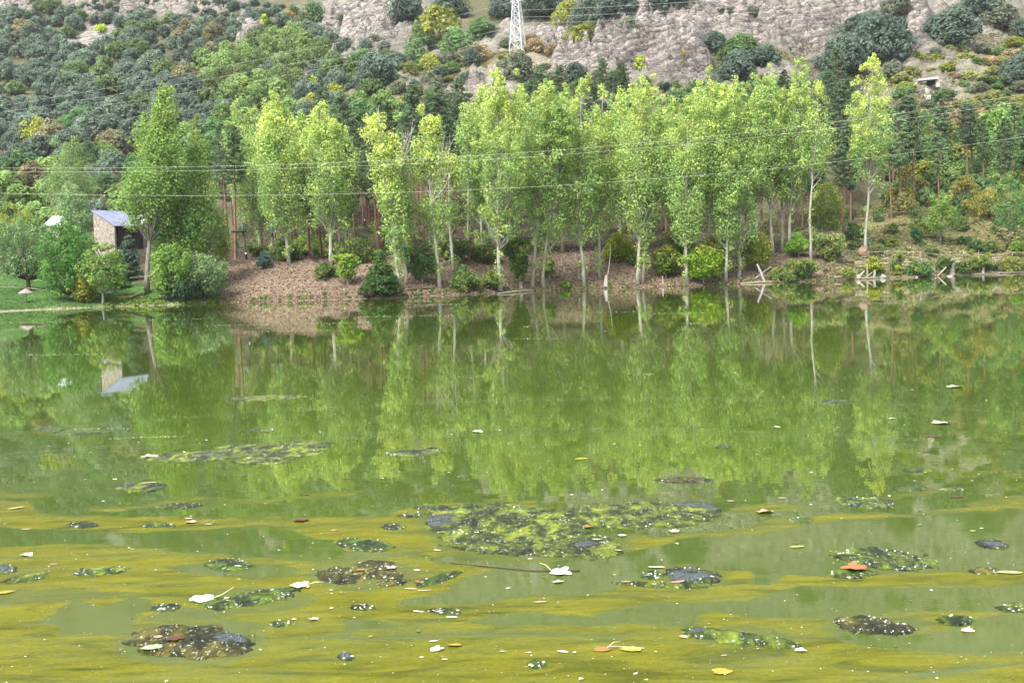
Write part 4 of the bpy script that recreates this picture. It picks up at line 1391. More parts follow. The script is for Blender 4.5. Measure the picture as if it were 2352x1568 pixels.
for x, y in scatter([(2030, 395), (2380, 390), (2380, 470), (2060, 475)], lambda a, b: 30, 22, rng):
    ci = int(rng.integers(3))
    hill_tree((LOOSE + OAKS)[int(rng.integers(8))], 'edge_tree', ('light green', 'dark green', 'olive')[ci] + ' small tree at the wood edge above the open slope, ' + ('lone poplar side' if x < 2130 else ('under the pines' if x < 2240 else 'picture edge side')), 'tree', 'trees at the edge of the right wood', x, y, rng.uniform(44, 76), (np.array((0.10, 0.155, 0.055)), np.array((0.055, 0.095, 0.04)), np.array((0.12, 0.125, 0.045)))[ci] * rng.uniform(.85, 1.15), rng, 4.8)
hill_tree(OAKS_BIG[0], 'broadleaf_tree', 'big fresh green tree at the right edge beside the pines', 'tree', 'trees singled out on the hillside', 2305, 300, 130, np.array((0.12, 0.195, 0.05)), rng)
for x, y in scatter([(880, 225), (930, 130), (1060, 105), (1180, 150), (1330, 165), (1480, 185), (1700, 195), (1700, 240), (1300, 250), (900, 260)], lambda a, b: 25, 75, rng):
    ci = int(rng.integers(4))
    hill_tree((OAKS + LOOSE)[int(rng.integers(8))], 'slope_tree', ('green', 'dark green', 'dusty grey', 'olive')[ci] + ' scrub tree on the rough slope ' + ('high' if y < 180 else 'low') + ' behind ' + where_row(x), 'tree', 'scrub trees on the slope below the rock', x, y, rng.uniform(26, 52), (GN, DK, GY, YG * .6)[ci] * rng.uniform(.85, 1.15), rng, 5.0, .9)
for x, y in scatter([(1040, 210), (1500, 190), (1900, 190), (2050, 240), (2050, 330), (1040, 330)], lambda a, b: 42, 60, rng):
    ci = int(rng.integers(3))
    hill_tree((OAKS + LOOSE)[int(rng.integers(8))], 'hill_foot_tree', ('green', 'dark', 'greyish')[ci] + (' upper' if y < 255 else ' lower') + ' tree on the slope showing behind ' + where_row(x), 'tree', 'trees behind the poplar tops', x, y, rng.uniform(50, 84), (GN, DK, GY)[ci] * rng.uniform(.85, 1.15), rng)
for x, y in scatter([(-20, 0), (560, 0), (700, 25), (560, 60), (280, 50), (190, 55), (100, 20), (-20, 50)], lambda a, b: 22, 34, rng):
    hill_tree(OAKS[int(rng.integers(5))], 'rock_shrub', ('dark' if x % 2 < 1 else 'grey') + ' shrub on the rock band along the upper edge, ' + where_hill(x, y).split(' slope ')[1], 'shrub', 'shrubs on the upper left rock band', x, y, rng.uniform(20, 40), (DK if x % 2 < 1 else GY) * rng.uniform(.85, 1.15), rng, 5.0, .9)
# cover above the picture's upper edge, seen only mirrored in the pond: one mass
mb = MB()
me0 = OAKS[1]
v0 = np.zeros(len(me0.vertices) * 3)
me0.vertices.foreach_get('co', v0)
v0 = v0.reshape(-1, 3)
q0 = np.zeros(len(me0.loops), int)
me0.loops.foreach_get('vertex_index', q0)
q0 = q0.reshape(-1, 4)[:32 * 100]
sel = np.arange(0, len(q0), 5)
for i in range(230):
    px, py = rng.uniform(-150, 2500), rng.uniform(-420, -18)
    if fbm(np.array(px * .006), np.array(py * .01), 71) < .47:
        continue
    p = hit(px, py)
    sc = rng.uniform(.8, 1.5)
    vv = v0[q0[sel]].reshape(-1, 3) * np.array([sc, sc, sc]) * 1.0 + p
    mb.add(vv, np.arange(len(vv)).reshape(-1, 4), 0, np.tile(OAKC * rng.uniform(.8, 1.2), (len(vv), 1)))
tag(mb.build('upper_woodland', LEAF), 'far scrub wood on the heights above the cliff', None, None, 'stuff')
# ------------------------------------------------------------------ stone house and its neighbours
STONEWALL = simple_mat('stone_wall', (0.13, 0.11, 0.09), (0.42, 0.38, 0.32), 2.2, 0.95, 0.8, 0.2, 6, bdist=.08)
ROOF_MAT = simple_mat('metal_roof', (0.15, 0.17, 0.25), (0.24, 0.27, 0.37), 0.6, 0.45, 0.05, 0.4)
SHED_MAT = simple_mat('white_sheet', (0.62, 0.65, 0.72), (0.78, 0.8, 0.85), 0.8, 0.5, 0.05)
TIMBER = simple_mat('dark_timber', (0.024, 0.017, 0.014), (0.06, 0.042, 0.034), 2.0, 0.8, 0.4, stretch=(6, 6, .4))
DARK = simple_mat('opening_shade', (0.006, 0.006, 0.006), (0.012, 0.012, 0.012), 1.0, 0.6, 0)  # near-black colour stands in for the shade inside openings
FRAME = simple_mat('pale_surround', (0.55, 0.52, 0.46), (0.72, 0.69, 0.62), 6, 0.85, 0.2)
GLASS = simple_mat('window_glass', (0.03, 0.035, 0.035), (0.06, 0.07, 0.065), 1, 0.08, 0, 0.5)

HY = 196.0
corner = at(np.array(268.8), np.array(574.0), HY)
gz = float(ground(corner[0:1], corner[1:2])[0])
corner[2] = min(gz, corner[2]) - .4
hs_ = HY / F
HA = math.radians(30)
fx = np.array([-math.cos(HA), math.sin(HA), 0])       # along the front wall, towards the left
bx_ = np.array([math.sin(HA), math.cos(HA), 0])       # along the side wall, going back
FW, SL = 59 * hs_ / math.cos(HA), 6.0
zE = at(np.array(268.8), np.array(518.0), HY)[2] - corner[2]
zR = at(np.array(210.0), np.array(488.0), HY + FW * math.sin(HA))[2] - corner[2]
house = empty('stone_house', corner, 'old grey stone house with sloping blue-grey metal roof among the left trees', 'house')


def loc(f_, b_, z_):
    return fx * f_ + bx_ * b_ + np.array([0, 0, z_])


def slab(mb, a, b_, c, d, t, mat=0):
    """Prism on the quad a b c d, thickened along its normal by t."""
    a, b_, c, d = [np.asarray(k, float) for k in (a, b_, c, d)]
    nn = np.cross(b_ - a, d - a)
    nn = nn / np.linalg.norm(nn) * t
    v = [a, b_, c, d, a + nn, b_ + nn, c + nn, d + nn]
    mb.add(v, [(3, 2, 1, 0), (4, 5, 6, 7), (0, 1, 5, 4), (1, 2, 6, 5), (2, 3, 7, 6), (3, 0, 4, 7)], mat)
    return mb


mb = MB()
slab(mb, loc(0, 0, 0), loc(0, 0, zE), loc(FW, 0, zR), loc(FW, 0, 0), .35)
slab(mb, loc(FW, .02, 0), loc(FW, .02, zR - .05), loc(FW, SL, zR - .05), loc(FW, SL, 0), .3)
slab(mb, loc(0.02, SL, 0), loc(FW, SL, 0), loc(FW, SL, zR - .1), loc(.02, SL, zE - .1), .3)
mb.build('wall', STONEWALL, house, False)
mb = MB()
slab(mb, loc(0.01, .36, 0), loc(0.01, SL - .02, 0), loc(0.01, SL - .02, zE * .48), loc(0.01, .36, zE * .48), .25)
tag(mb.build('lower_side_wall', STONEWALL, house, False))
for k in range(10):                                                 # upright boards of the dark timber side
    b0 = .38 + k * (SL - .5) / 10
    b1 = b0 + (SL - .5) / 10 - .03
    mb = MB()
    slab(mb, loc(0.02, b0, zE * .48), loc(0.02, b1, zE * .48), loc(0.02, b1, zE - .06), loc(0.02, b0, zE - .06), -.05 - .012 * (k % 2))
    mb.build('board', TIMBER, house, False)
mb = MB()
e0, e1 = -.45, FW + .5
sl_ = (zR - zE) / FW
slab(mb, loc(e0, -.5, zE + e0 * sl_ + .05), loc(e1, -.5, zE + e1 * sl_ + .05), loc(e1, SL + .5, zE + e1 * sl_ + .05), loc(e0, SL + .5, zE + e0 * sl_ + .05), -.14)
roof = mb.build('roof', ROOF_MAT, house, False)
if True:
    mb = MB()
    for k in range(9):
        b0 = -.4 + k * (SL + .8) / 8
        slab(mb, loc(e0, b0, zE + e0 * sl_ + .195), loc(e1, b0, zE + e1 * sl_ + .195), loc(e1, b0 + .06, zE + e1 * sl_ + .195), loc(e0, b0 + .06, zE + e0 * sl_ + .195), -.05)
    mb.build('seam', ROOF_MAT, roof, False)


def wall_rect(x0, x1, y0, y1):
    """Front wall rectangle from picture coordinates, as (along, along, z, z)."""
    def fcoord(x):
        d = ray(np.array(float(x)), np.array(560.0))
        A = np.array([[d[0], -fx[0]], [d[1], -fx[1]]])
        t, f_ = np.linalg.solve(A, corner[:2])
        return f_, t * d[1]
    f0, Y0 = fcoord(x0)
    f1, Y1 = fcoord(x1)
    z0 = at(np.array(float(x0)), np.array(float(y1)), Y0)[2] - corner[2]
    z1 = at(np.array(float(x0)), np.array(float(y0)), Y0)[2] - corner[2]
    return f0, f1, z0, z1


f0, f1, z0, z1 = wall_rect(245.5, 235.0, 553, 568)
win = MB()
slab(win, loc(f0, -.012, z0), loc(f0, -.012, z1), loc(f1, -.012, z1), loc(f1, -.012, z0), -.01)
w_ = win.build('window', GLASS, house, False)
for (a, b_, c, d) in ((f0 - .12, f0 + .1, z0 - .1, z1 + .1), (f1 - .1, f1 + .12, z0 - .1, z1 + .1)):
    mb = MB()
    slab(mb, loc(a, -.016, c), loc(a, -.016, d), loc(b_, -.016, d), loc(b_, -.016, c), -.06)
    mb.build('jamb', FRAME, w_, False)
mb = MB()
slab(mb, loc(f0 + .1, -.018, z0 - .14), loc(f0 + .1, -.018, z0 + .04), loc(f1 - .1, -.018, z0 + .04), loc(f1 - .1, -.018, z0 - .14), -.08)
mb.build('sill', FRAME, w_, False)
mb = MB()
slab(mb, loc(f0 + .1, -.018, z1 - .06), loc(f0 + .1, -.018, z1 + .12), loc(f1 - .1, -.018, z1 + .12), loc(f1 - .1, -.018, z1 - .06), -.06)
mb.build('lintel', FRAME, w_, False)
f0, f1, z0, z1 = wall_rect(230.5, 221, 502, 509)
mb = MB()
slab(mb, loc(f0, -.012, z0), loc(f0, -.012, z1), loc(f1, -.012, z1), loc(f1, -.012, z0), -.01)
mb.build('loft_opening', DARK, house, False)
for (x, y) in ((221, 531), (258.5, 532.5), (254.5, 549.5), (254, 560), (266.8, 548.5)):
    f0, f1, z0, z1 = wall_rect(x + 1.5, x - 1.5, y - 1, y + 1)
    mb = MB()
    slab(mb, loc(f0, -.012, z0), loc(f0, -.012, z1), loc(f1, -.012, z1), loc(f1, -.012, z0), -.01)
    mb.build('vent_hole', DARK, house, False)

for (xa, xb, yt, ye, Yd, lab) in ((104, 150, 498, 518, 215, 'white sheet-metal shed roof showing above the olive tree, left of the house'),
                                  (288, 320, 496, 524, 222, 'white shed roof peeking out behind the house roof')):
    a, b_ = at(np.array(float(xa)), np.array(float(ye)), Yd), at(np.array(float(xb)), np.array(float(ye)), Yd)
    t_ = at(np.array(float(xa)), np.array(float(yt)), Yd + 4)
    g0 = min(float(ground(a[0:1], a[1:2])[0]), float(ground(b_[0:1], b_[1:2])[0])) - .3
    w = b_[0] - a[0]
    sh = empty('shed', (a[0], a[1], g0), lab, 'shed')
    hh, ht = a[2] - g0, t_[2] - g0
    mb = MB()
    slab(mb, (0, .1, 0), (w, .1, 0), (w, .1, hh - .05), (0, .1, hh - .05), -.2)
    slab(mb, (0, 4, 0), (0, .35, 0), (0, .35, hh - .05), (0, 4, ht - .05), .2)
    slab(mb, (w, .35, 0), (w, 4, 0), (w, 4, ht - .05), (w, .35, hh - .05), .2)
    mb.build('wall', STONEWALL, sh, False)
    mb = MB()
    slab(mb, (-.3, -.3, hh - .08), (w + .3, -.3, hh - .08), (w + .3, 4.2, ht), (-.3, 4.2, ht), .1)
    mb.build('roof', SHED_MAT, sh, False)

# ------------------------------------------------------------------ steel pylon and wires
STEEL = simple_mat('galvanised_steel', (0.50, 0.52, 0.53), (0.68, 0.70, 0.71), 2, 0.45, 0, 0.5)
PY = 372.0
pc = at(np.array(1190.5), np.array(146.0), PY)
g0 = float(ground(pc[0:1], pc[1:2])[0])
pyl = empty('lattice_pylon', (pc[0], pc[1], pc[2]), 'white galvanised steel lattice pylon on the hillside above the tall yellow poplar', 'pylon', rz=math.radians(-22))
PW0, PW1 = 36.6 / 2844 * PY, 14.5 / 2844 * PY
PH = at(np.array(1190.5), np.array(0.0), PY)[2] - pc[2]
PTOT = PH * 1.55


def pw(z):
    return (PW0 + (PW1 - PW0) * min(z / PH, 1.0)) * (1 if z <= PH else 1 - .45 * (z - PH) / (PTOT - PH)) / 2


def bar(parent, name, a, b_, r, mat=STEEL, sides=4):
    mb = MB()
    mb.tube([a, b_], [r, r], sides)
    return mb.build(name, mat, parent, False)


lv = [0, .17, .335, .49, .63, .75, .86, .95, 1.03, 1.11, 1.2, 1.3, 1.42, 1.55]
lv = [k * PH for k in lv]
cs4 = [(-1, -1), (1, -1), (1, 1), (-1, 1)]
for sx, sy in cs4:
    mb = MB()
    zs_ = [-2.5] + lv
    mb.tube([(sx * pw(max(z, 0)) * (1 + .03 * (z < 0)), sy * pw(max(z, 0)) * (1 + .03 * (z < 0)), z) for z in zs_], .16, 4)
    mb.build('leg', STEEL, pyl, False)
for i in range(len(lv) - 1):
    za, zb = lv[i], lv[i + 1]
    for k in range(4):
        (ax, ay), (bx2, by2) = cs4[k], cs4[(k + 1) % 4]
        wa, wb = pw(za), pw(zb)
        bar(pyl, 'brace', (ax * wa, ay * wa, za), (bx2 * wb, by2 * wb, zb), .085)
        bar(pyl, 'brace', (bx2 * wa, by2 * wa, za), (ax * wb, ay * wb, zb), .085)
        bar(pyl, 'strut', (ax * wb, ay * wb, zb), (bx2 * wb, by2 * wb, zb), .075)
    if i == 0:
        for k in range(4):
            (ax, ay), (bx2, by2) = cs4[k], cs4[(k + 1) % 4]
            bar(pyl, 'strut', (ax * pw(0.1), ay * pw(.1), .1), (bx2 * pw(.1), by2 * pw(.1), .1), .08)
for zf in (.97, 1.2, 1.4):
    for sx in (-1, 1):
        z = PH * zf
        for sy in (-1, 1):
            bar(pyl, 'cross_arm', (sx * pw(z), sy * pw(z), z), (sx * (pw(z) + (1.1 if zf < 1 else 3.0)), 0, z + .25), .08)
            bar(pyl, 'cross_arm', (sx * pw(z), sy * pw(z), z + 1.2), (sx * (pw(z) + (1.1 if zf < 1 else 3.0)), 0, z + .25), .06)

WIRE = simple_mat('aluminium_wire', (0.42, 0.44, 0.44), (0.55, 0.57, 0.56), 1, 0.5, 0)
WIREB = simple_mat('bright_wire', (0.58, 0.62, 0.56), (0.7, 0.73, 0.67), 1, 0.5, 0)


def wire(name, label, pts3, r, mat, group):
    pts3 = np.asarray(pts3)
    d = np.concatenate([[0], np.cumsum(np.linalg.norm(np.diff(pts3, axis=0), axis=1))])
    t = np.linspace(0, d[-1], 60)
    c = [np.polyval(np.polyfit(d, pts3[:, i], min(2, len(d) - 1)), t) for i in range(3)]
    mb = MB()
    mb.tube(np.stack(c, 1), r, 5, closed_end=False)
    return tag(mb.build(name, mat), label, 'wire', group)


def src_pts(pts, Yf):
    return [at(np.array(x * .91875), np.array(y * .91875), Yf(x)) for x, y in pts]


for nm, pts, lab in (('upper', [(-120, 414), (0, 417), (430, 424), (850, 413), (1280, 388), (1710, 344), (2130, 290), (2560, 236), (2680, 220)], 'uppermost pale wire of the three sagging across the poplars'),
                     ('middle', [(-120, 426), (0, 427), (430, 430), (850, 425), (1280, 398), (1710, 359), (2130, 306), (2560, 253), (2680, 238)], 'middle pale wire of the three sagging across the poplars'),
                     ('lower', [(-120, 474), (0, 480), (430, 496), (850, 492), (1280, 473), (1710, 438), (2130, 390), (2560, 342), (2680, 328)], 'lowest pale wire of the three sagging across the poplars')):
    wire('power_line', lab, src_pts(pts, lambda x: 132 + .016 * x), 0.012, WIREB, 'wires across the pond front')
for pts, lab in (([(1278, 6), (1100, 50), (860, 106), (430, 190), (-100, 282)], 'thin wire leaving the pylon to the left, highest of the three'),
                 ([(1279, 44), (1100, 88), (860, 137), (430, 211), (-100, 297)], 'thin wire leaving the pylon to the left, middle of the three'),
                 ([(1277, 66), (1100, 112), (860, 166), (430, 232), (-100, 312)], 'thin wire leaving the pylon to the left, lowest of the three')):
    wire('power_line', lab, src_pts(pts, lambda x: PY - 60 * max(0, (1278 - x) / 1278)), .028, WIRE, 'wires of the pylon')
for pts, lab in (([(1303, 26), (1500, 18), (1700, 7), (2000, -16), (2500, -70)], 'thin wire leaving the pylon to the right, highest of the three'),
                 ([(1305, 43), (1500, 37), (1700, 27), (2000, 4), (2500, -50)], 'thin wire leaving the pylon to the right, middle of the three'),
                 ([(1307, 58), (1500, 54), (1700, 44), (2000, 22), (2500, -30)], 'thin wire leaving the pylon to the right, lowest of the three')):
    wire('power_line', lab, src_pts(pts, lambda x: PY - .05 * (x - 1303)), .028, WIRE, 'wires of the pylon')

# ------------------------------------------------------------------ things on the left lawn
THATCH = simple_mat('thatch', (0.16, 0.13, 0.115), (0.34, 0.29, 0.26), 8, 0.95, 0.7)
b0 = hit(*S(66, 757))
H, _ = span(S(65, 721), b0)
um = empty('sunshade', b0, 'thatched conical sunshade on a pale post on the lawn', 'sunshade')
mb = MB()
mb.tube([(0, 0, -.2), (0, 0, H * .9)], [.09, .08], 8)
mb.build('post', WOOD_PALE, um)
Rr = 19.5 / 2844 * b0[1]
mb = MB()
th = np.linspace(0, 2 * math.pi, 25)[:-1]
rings = []
for r_, z_ in ((.03, H), (Rr * .35, H - .16), (Rr * .7, H - .38), (Rr, H - .62), (Rr * .97, H - .72), (Rr * .5, H - .42), (.05, H - .2)):
    jr = 1 + .05 * np.sin(th * 7 + r_ * 5) * (r_ > 1)
    rings.append(np.stack([r_ * jr * np.cos(th), r_ * jr * np.sin(th), np.full_like(th, z_)], 1))
v = np.concatenate(rings)
nr, nt = len(rings), len(th)
q = [(i * nt + j, i * nt + (j + 1) % nt, (i + 1) * nt + (j + 1) % nt, (i + 1) * nt + j) for i in range(nr - 1) for j in range(nt)]
mb.add(v, q)
mb.build('thatched_roof', THATCH, um, False)

SIGN = simple_mat('white_board', (0.66, 0.68, 0.72), (0.78, 0.8, 0.83), 3, 0.5, 0)


def sign(px, py_base, x0, x1, y0, y1, label):
    b0 = hit(px, py_base)
    p0, p1 = at(np.array(float(x0)), np.array(float(y0)), b0[1]), at(np.array(float(x1)), np.array(float(y1)), b0[1])
    e = empty('sign', b0, label, 'sign')
    zt, zb = p0[2] - b0[2], p1[2] - b0[2]
    xc, w = (p0[0] + p1[0]) / 2 - b0[0], p1[0] - p0[0]
    mb = MB()
    mb.box((xc, 0, (zt - .05 - .3) / 2), (.09, .09, zt - .05 + .3))
    mb.build('post', WOOD_POST, e, False)
    mb = MB()
    mb.box((xc, -.08, (zt + zb) / 2), (w, .05, zt - zb))
    mb.build('board', SIGN, e, False)


sign(250, 683, 243, 256, 666.5, 673.5, 'blank white board on a dark post at the left shore')
sign(1053, 603, 1047.5, 1058.5, 592, 600, 'small white board on the dark bank between poplars')

PLANKY = simple_mat('yellow_board', (0.55, 0.34, 0.10), (0.72, 0.5, 0.2), 3, 0.6, 0.1)
b0 = hit(265, 686)
L = 40 * b0[1] / F
mb = MB()
xs = np.linspace(0, L, 14)
wv = .32 * np.sqrt(np.clip(1 - ((xs / L - .35) / .68) ** 2, .01, 1))
v = np.concatenate([np.stack([xs, -wv, np.full_like(xs, .16)], 1), np.stack([xs, wv, np.full_like(xs, .16)], 1), np.stack([xs, wv * .8, np.full_like(xs, .0)], 1), np.stack([xs, -wv * .8, np.full_like(xs, 0)], 1)])
q = []
for i in range(13):
    for k in range(4):
        a, b_ = k * 14, ((k + 1) % 4) * 14
        q.append((a + i, a + i + 1, b_ + i + 1, b_ + i))
v[:, 2] += .08
v = v @ np.array([[1, 0, 0], [0, 1, 0], [0, 0, 1]])
mb.add(v, q)
kb = mb.build('rowing_board', PLANKY)
kb.location = b0
tag(kb, 'narrow orange-yellow board lying at the left shore below the white sign', 'board')


def rock_obj(px, py, wpx, hpx, label, group='pale stones at the shore', mat=STONE, seed=1):
    b0 = hit(px, py)
    r = np.random.default_rng(seed)
    w, h = wpx * b0[1] / F / 2, hpx * b0[1] / F
    mb = MB()
    nth, nph = 10, 6
    vs_ = []
    for i in range(nph):
        ph = math.pi * .5 * i / (nph - 1)
        for j in range(nth):
            a = 2 * math.pi * j / nth
            k = 1 + .28 * (vnoise(np.array(3 * math.cos(a) + seed), np.array(3 * math.sin(a) + i), seed) - .5) * 2
            vs_.append((w * math.cos(ph) * math.cos(a) * k, w * .8 * math.cos(ph) * math.sin(a) * k, h * math.sin(ph) * k - .1))
    qs = [(i * nth + j, i * nth + (j + 1) % nth, (i + 1) * nth + (j + 1) % nth, (i + 1) * nth + j) for i in range(nph - 1) for j in range(nth)]
    mb.add(vs_, qs)
    o = mb.build('stone', mat, None, False)
    o.location = b0
    tag(o, label, 'stone', group)
    return o


for i, (x, y, w, h, lab) in enumerate([(206, 692, 12, 4, 'pale flat stone on the lawn edge left of the thin pale stem'), (369, 684, 8, 7, 'white block stone right of the thick grey trunk'),
                                       (379, 684, 9, 6, 'second pale block stone right of the thick grey trunk'), (395, 683, 14, 5, 'dark low stone heap beside the pale blocks'),
                                       (2028, 637, 14, 8, 'bright white stone on the shore left of the stump'), (2180, 635, 12, 4, 'pale flat stone at the foot of the tall stump'),
                                       (1972, 640, 12, 9, 'white pointed stone on the shore by the crossed logs'), (2105, 637, 6, 4, 'small pale stone on the shore below the low thicket'),
                                       (2300, 628, 26, 3, 'long flat pale stone at the right shore')]):
    rock_obj(x, y, w, h, lab, seed=i + 3)
ORANGE = simple_mat('orange_earth', (0.22, 0.14, 0.095), (0.36, 0.25, 0.18), 3, 0.95, 0.6)
rock_obj(1982, 588, 32, 20, 'orange earthy boulder behind the foot of the lone poplar', None, ORANGE, 40)

# pale dressed slab outcrop with a dark hollow on the right slope
b0 = hit(2118, 205)
PALE_ROCK = simple_mat('pale_rock', (0.34, 0.32, 0.30), (0.66, 0.63, 0.58), 1.2, 0.95, 0.9, 0.2, 6, bdist=.2)
k_ = b0[1] / F
out_ = empty('rock_outcrop', b0, 'pale rock outcrop with flat overhanging slab and dark hollow on the right slope', 'rock')
mb = MB()
r = np.random.default_rng(4)
for i in range(26):
    cx, cz = r.uniform(-28, 12) * k_, r.uniform(-24, 14) * k_
    s3 = r.uniform(5, 12, 3) * k_
    Rm = Matrix.Rotation(r.uniform(-.4, .4), 3, 'X') @ Matrix.Rotation(r.uniform(-.4, .4), 3, 'Y')
    mb.box((cx, .8 + cz * .9 + r.uniform(-.3, .3), cz), s3, r.uniform(-.5, .5), tilt=Rm)
mb.build('rubble_face', PALE_ROCK, out_, False)
mb = MB()
mb.box((16 * k_, 1.4, 26 * k_ - .5), (44 * k_, 3.2, 4 * k_), -.12, tilt=Matrix.Rotation(-.06, 3, 'Y'))
mb.build('slab', PALE_ROCK, out_, False)
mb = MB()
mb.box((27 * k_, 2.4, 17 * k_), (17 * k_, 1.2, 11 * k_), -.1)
mb.build('hollow', DARK, out_, False)  # solid near-black block paints the shade under the slab
mb = MB()
mb.box((38 * k_, 1.0, 12 * k_), (7 * k_, 1.4, 16 * k_), -.2)
mb.build('side_stone', PALE_ROCK, out_, False)

# ------------------------------------------------------------------ climbing course on the wooded bank
PADG = simple_mat('green_pad', (0.012, 0.12, 0.085), (0.025, 0.19, 0.13), 3, 0.7, 0.1)
DISC = simple_mat('white_disc', (0.72, 0.72, 0.7), (0.8, 0.8, 0.78), 3, 0.6, 0)


def Z2(x, y):
    return S(560 + x * .1148, 500 + y * .1148)


for (bt, bb, rr, lab, disc) in ((Z2(255, 690), Z2(275, 1215), .16, 'dark round post with white disc, left of the two under the platform', Z2(265, 1070)),
                                (Z2(410, 655), Z2(490, 1300), .2, 'dark round post with white disc, right of the two under the platform', Z2(480, 1160)),
                                (Z2(1050, 690), Z2(1112, 1300), .2, 'dark round post under the small platform with green pad and white boards', None)):
    b0 = hit(*bb)
    H, lx = span(bt, b0)
    e = empty('course_post', b0, lab, 'post', 'posts of the climbing course')
    mb = MB()
    mb.tube([(0, 0, -.3), (lx * .5, 0, H * .5), (lx, 0, H + .1)], [rr * 1.15, rr, rr * .9], 8)
    mb.build('shaft', WOOD_POST, e)
    if disc:
        d = at(np.array(disc[0]), np.array(disc[1]), b0[1]) - b0
        mb = MB()
        mb.tube([(d[0], -rr * 1.12, d[2]), (d[0], -rr * 1.12 - .05, d[2])], .14, 10)
        mb.build('disc', DISC, e, False)
b1 = hit(*Z2(490, 1300))
pa, pb = at(*[np.array(k) for k in Z2(180, 690)], b1[1]), at(*[np.array(k) for k in Z2(480, 668)], b1[1])
e = empty('platform', (pa + pb) / 2, 'dark plank platform resting on two posts in the wood', 'platform')
Lp = pb[0] - pa[0]
for k in range(7):
    mb = MB()
    mb.box((-Lp / 2 + (k + .5) * Lp / 7, 0, 0), (Lp / 7 - .03, 1.8, .09))
    mb.build('plank', WOOD_POST, e, False)
for sy in (-.6, .6):
    mb = MB()
    mb.box((0, sy, -.13), (Lp, .14, .16))
    mb.build('beam', WOOD_POST, e, False)


def pad(x0, x1, y0, y1, Y, label, rad=None):
    a, b_ = at(np.array(float(x0)), np.array(float(y0)), Y), at(np.array(float(x1)), np.array(float(y1)), Y)
    w = (b_[0] - a[0]) / 2
    mb = MB()
    c = ((a[0] + b_[0]) / 2, Y)
    hgt = a[2] - b_[2]
    th = np.linspace(0, 2 * math.pi, 9)[:-1]
    mb.tube([(0, 0, 0), (0, 0, .06), (0, 0, hgt - .06), (0, 0, hgt)], [w * .9, w, w, w * .9], 10)
    o = mb.build('trunk_pad', PADG)
    o.location = (c[0], c[1], b_[2])
    tag(o, label, 'pad', 'green pads of the climbing course')


pad(*[k for k in (Z2(385, 0)[0], Z2(437, 0)[0], Z2(0, 545)[1], Z2(0, 660)[1])], b1[1] - .3, 'dark green pad standing on the dark plank platform')
b3 = hit(*Z2(1112, 1300))
pad(Z2(1020, 0)[0], Z2(1080, 0)[0], Z2(0, 545)[1], Z2(0, 690)[1], b3[1] - .2, 'dark green pad above the third post beside white boards')
for (xa, xb, yt, yb, lab) in ((1082, 1098, 555, 695, 'white upright board touching the green pad'), (1108, 1124, 590, 700, 'second white upright board beside the green pad')):
    a = at(*[np.array(k) for k in Z2(xa, yt)], b3[1])
    b_ = at(*[np.array(k) for k in Z2(xb, yb)], b3[1])
    mb = MB()
    mb.box((0, 0, (a[2] - b_[2]) / 2), (max(b_[0] - a[0], .1), .06, a[2] - b_[2]))
    o = mb.build('board', SIGN, None, False)
    o.location = ((a[0] + b_[0]) / 2, b3[1] + .1, b_[2])
    tag(o, lab, 'board')
a = at(*[np.array(k) for k in Z2(880, 710)], b3[1])
b_ = at(*[np.array(k) for k in Z2(1200, 720)], b3[1])
e = empty('platform', (a + b_) / 2, 'small dark platform on the third post', 'platform')
for k in range(5):
    mb = MB()
    mb.box(((k - 2) * .42, 0, 0), (.39, 1.2, .08))
    mb.build('plank', WOOD_POST, e, False)
pb_ = hit(931, 652)
pad(927, 935, 566, 590, pb_[1] - .05, 'green pad wrapped round the short thin poplar trunk')
pl_ = hit(1994, 589)
pad(1988.5, 1996, 547, 562, pl_[1] - .05, 'bright green pad tied to the lone poplar trunk')
pg_ = hit(2268, 500)
pad(2264, 2269, 455, 470, pg_[1], 'green pad high on a trunk among the autumn shrubs at right')


def rope(pts, r, name, label, cat, mat, posts=(), group=None, sag=0.0, post_r=.06):
    """A rail or rope through picture points; posts: (top, base) picture points. Points are stood on the ground below them."""
    P = []
    for (x, y, gy) in pts:
        g = hit(x, gy)
        P.append(at(np.array(float(x)), np.array(float(y)), g[1]))
    P = np.array(P)
    e = empty(name, P[0] * [1, 1, 0] + [0, 0, hit(pts[0][0], pts[0][2])[2]], label, cat, group)
    o = np.array(e.location)
    for i in range(len(P) - 1):
        mb = MB()
        t = np.linspace(0, 1, 6)[:, None]
        seg = P[i] * (1 - t) + P[i + 1] * t - o
        seg[:, 2] -= sag * 4 * t[:, 0] * (1 - t[:, 0])
        mb.tube(seg, r, 6)
        mb.build('rail', mat, e)
    for (x, yt, yb) in posts:
        g = hit(x, yb)
        tp = at(np.array(float(x)), np.array(float(yt)), g[1])
        mb = MB()
        mb.tube([g - o - [0, 0, .3], tp - o + [0, 0, .06]], post_r, 7)
        mb.build('post', mat, e)


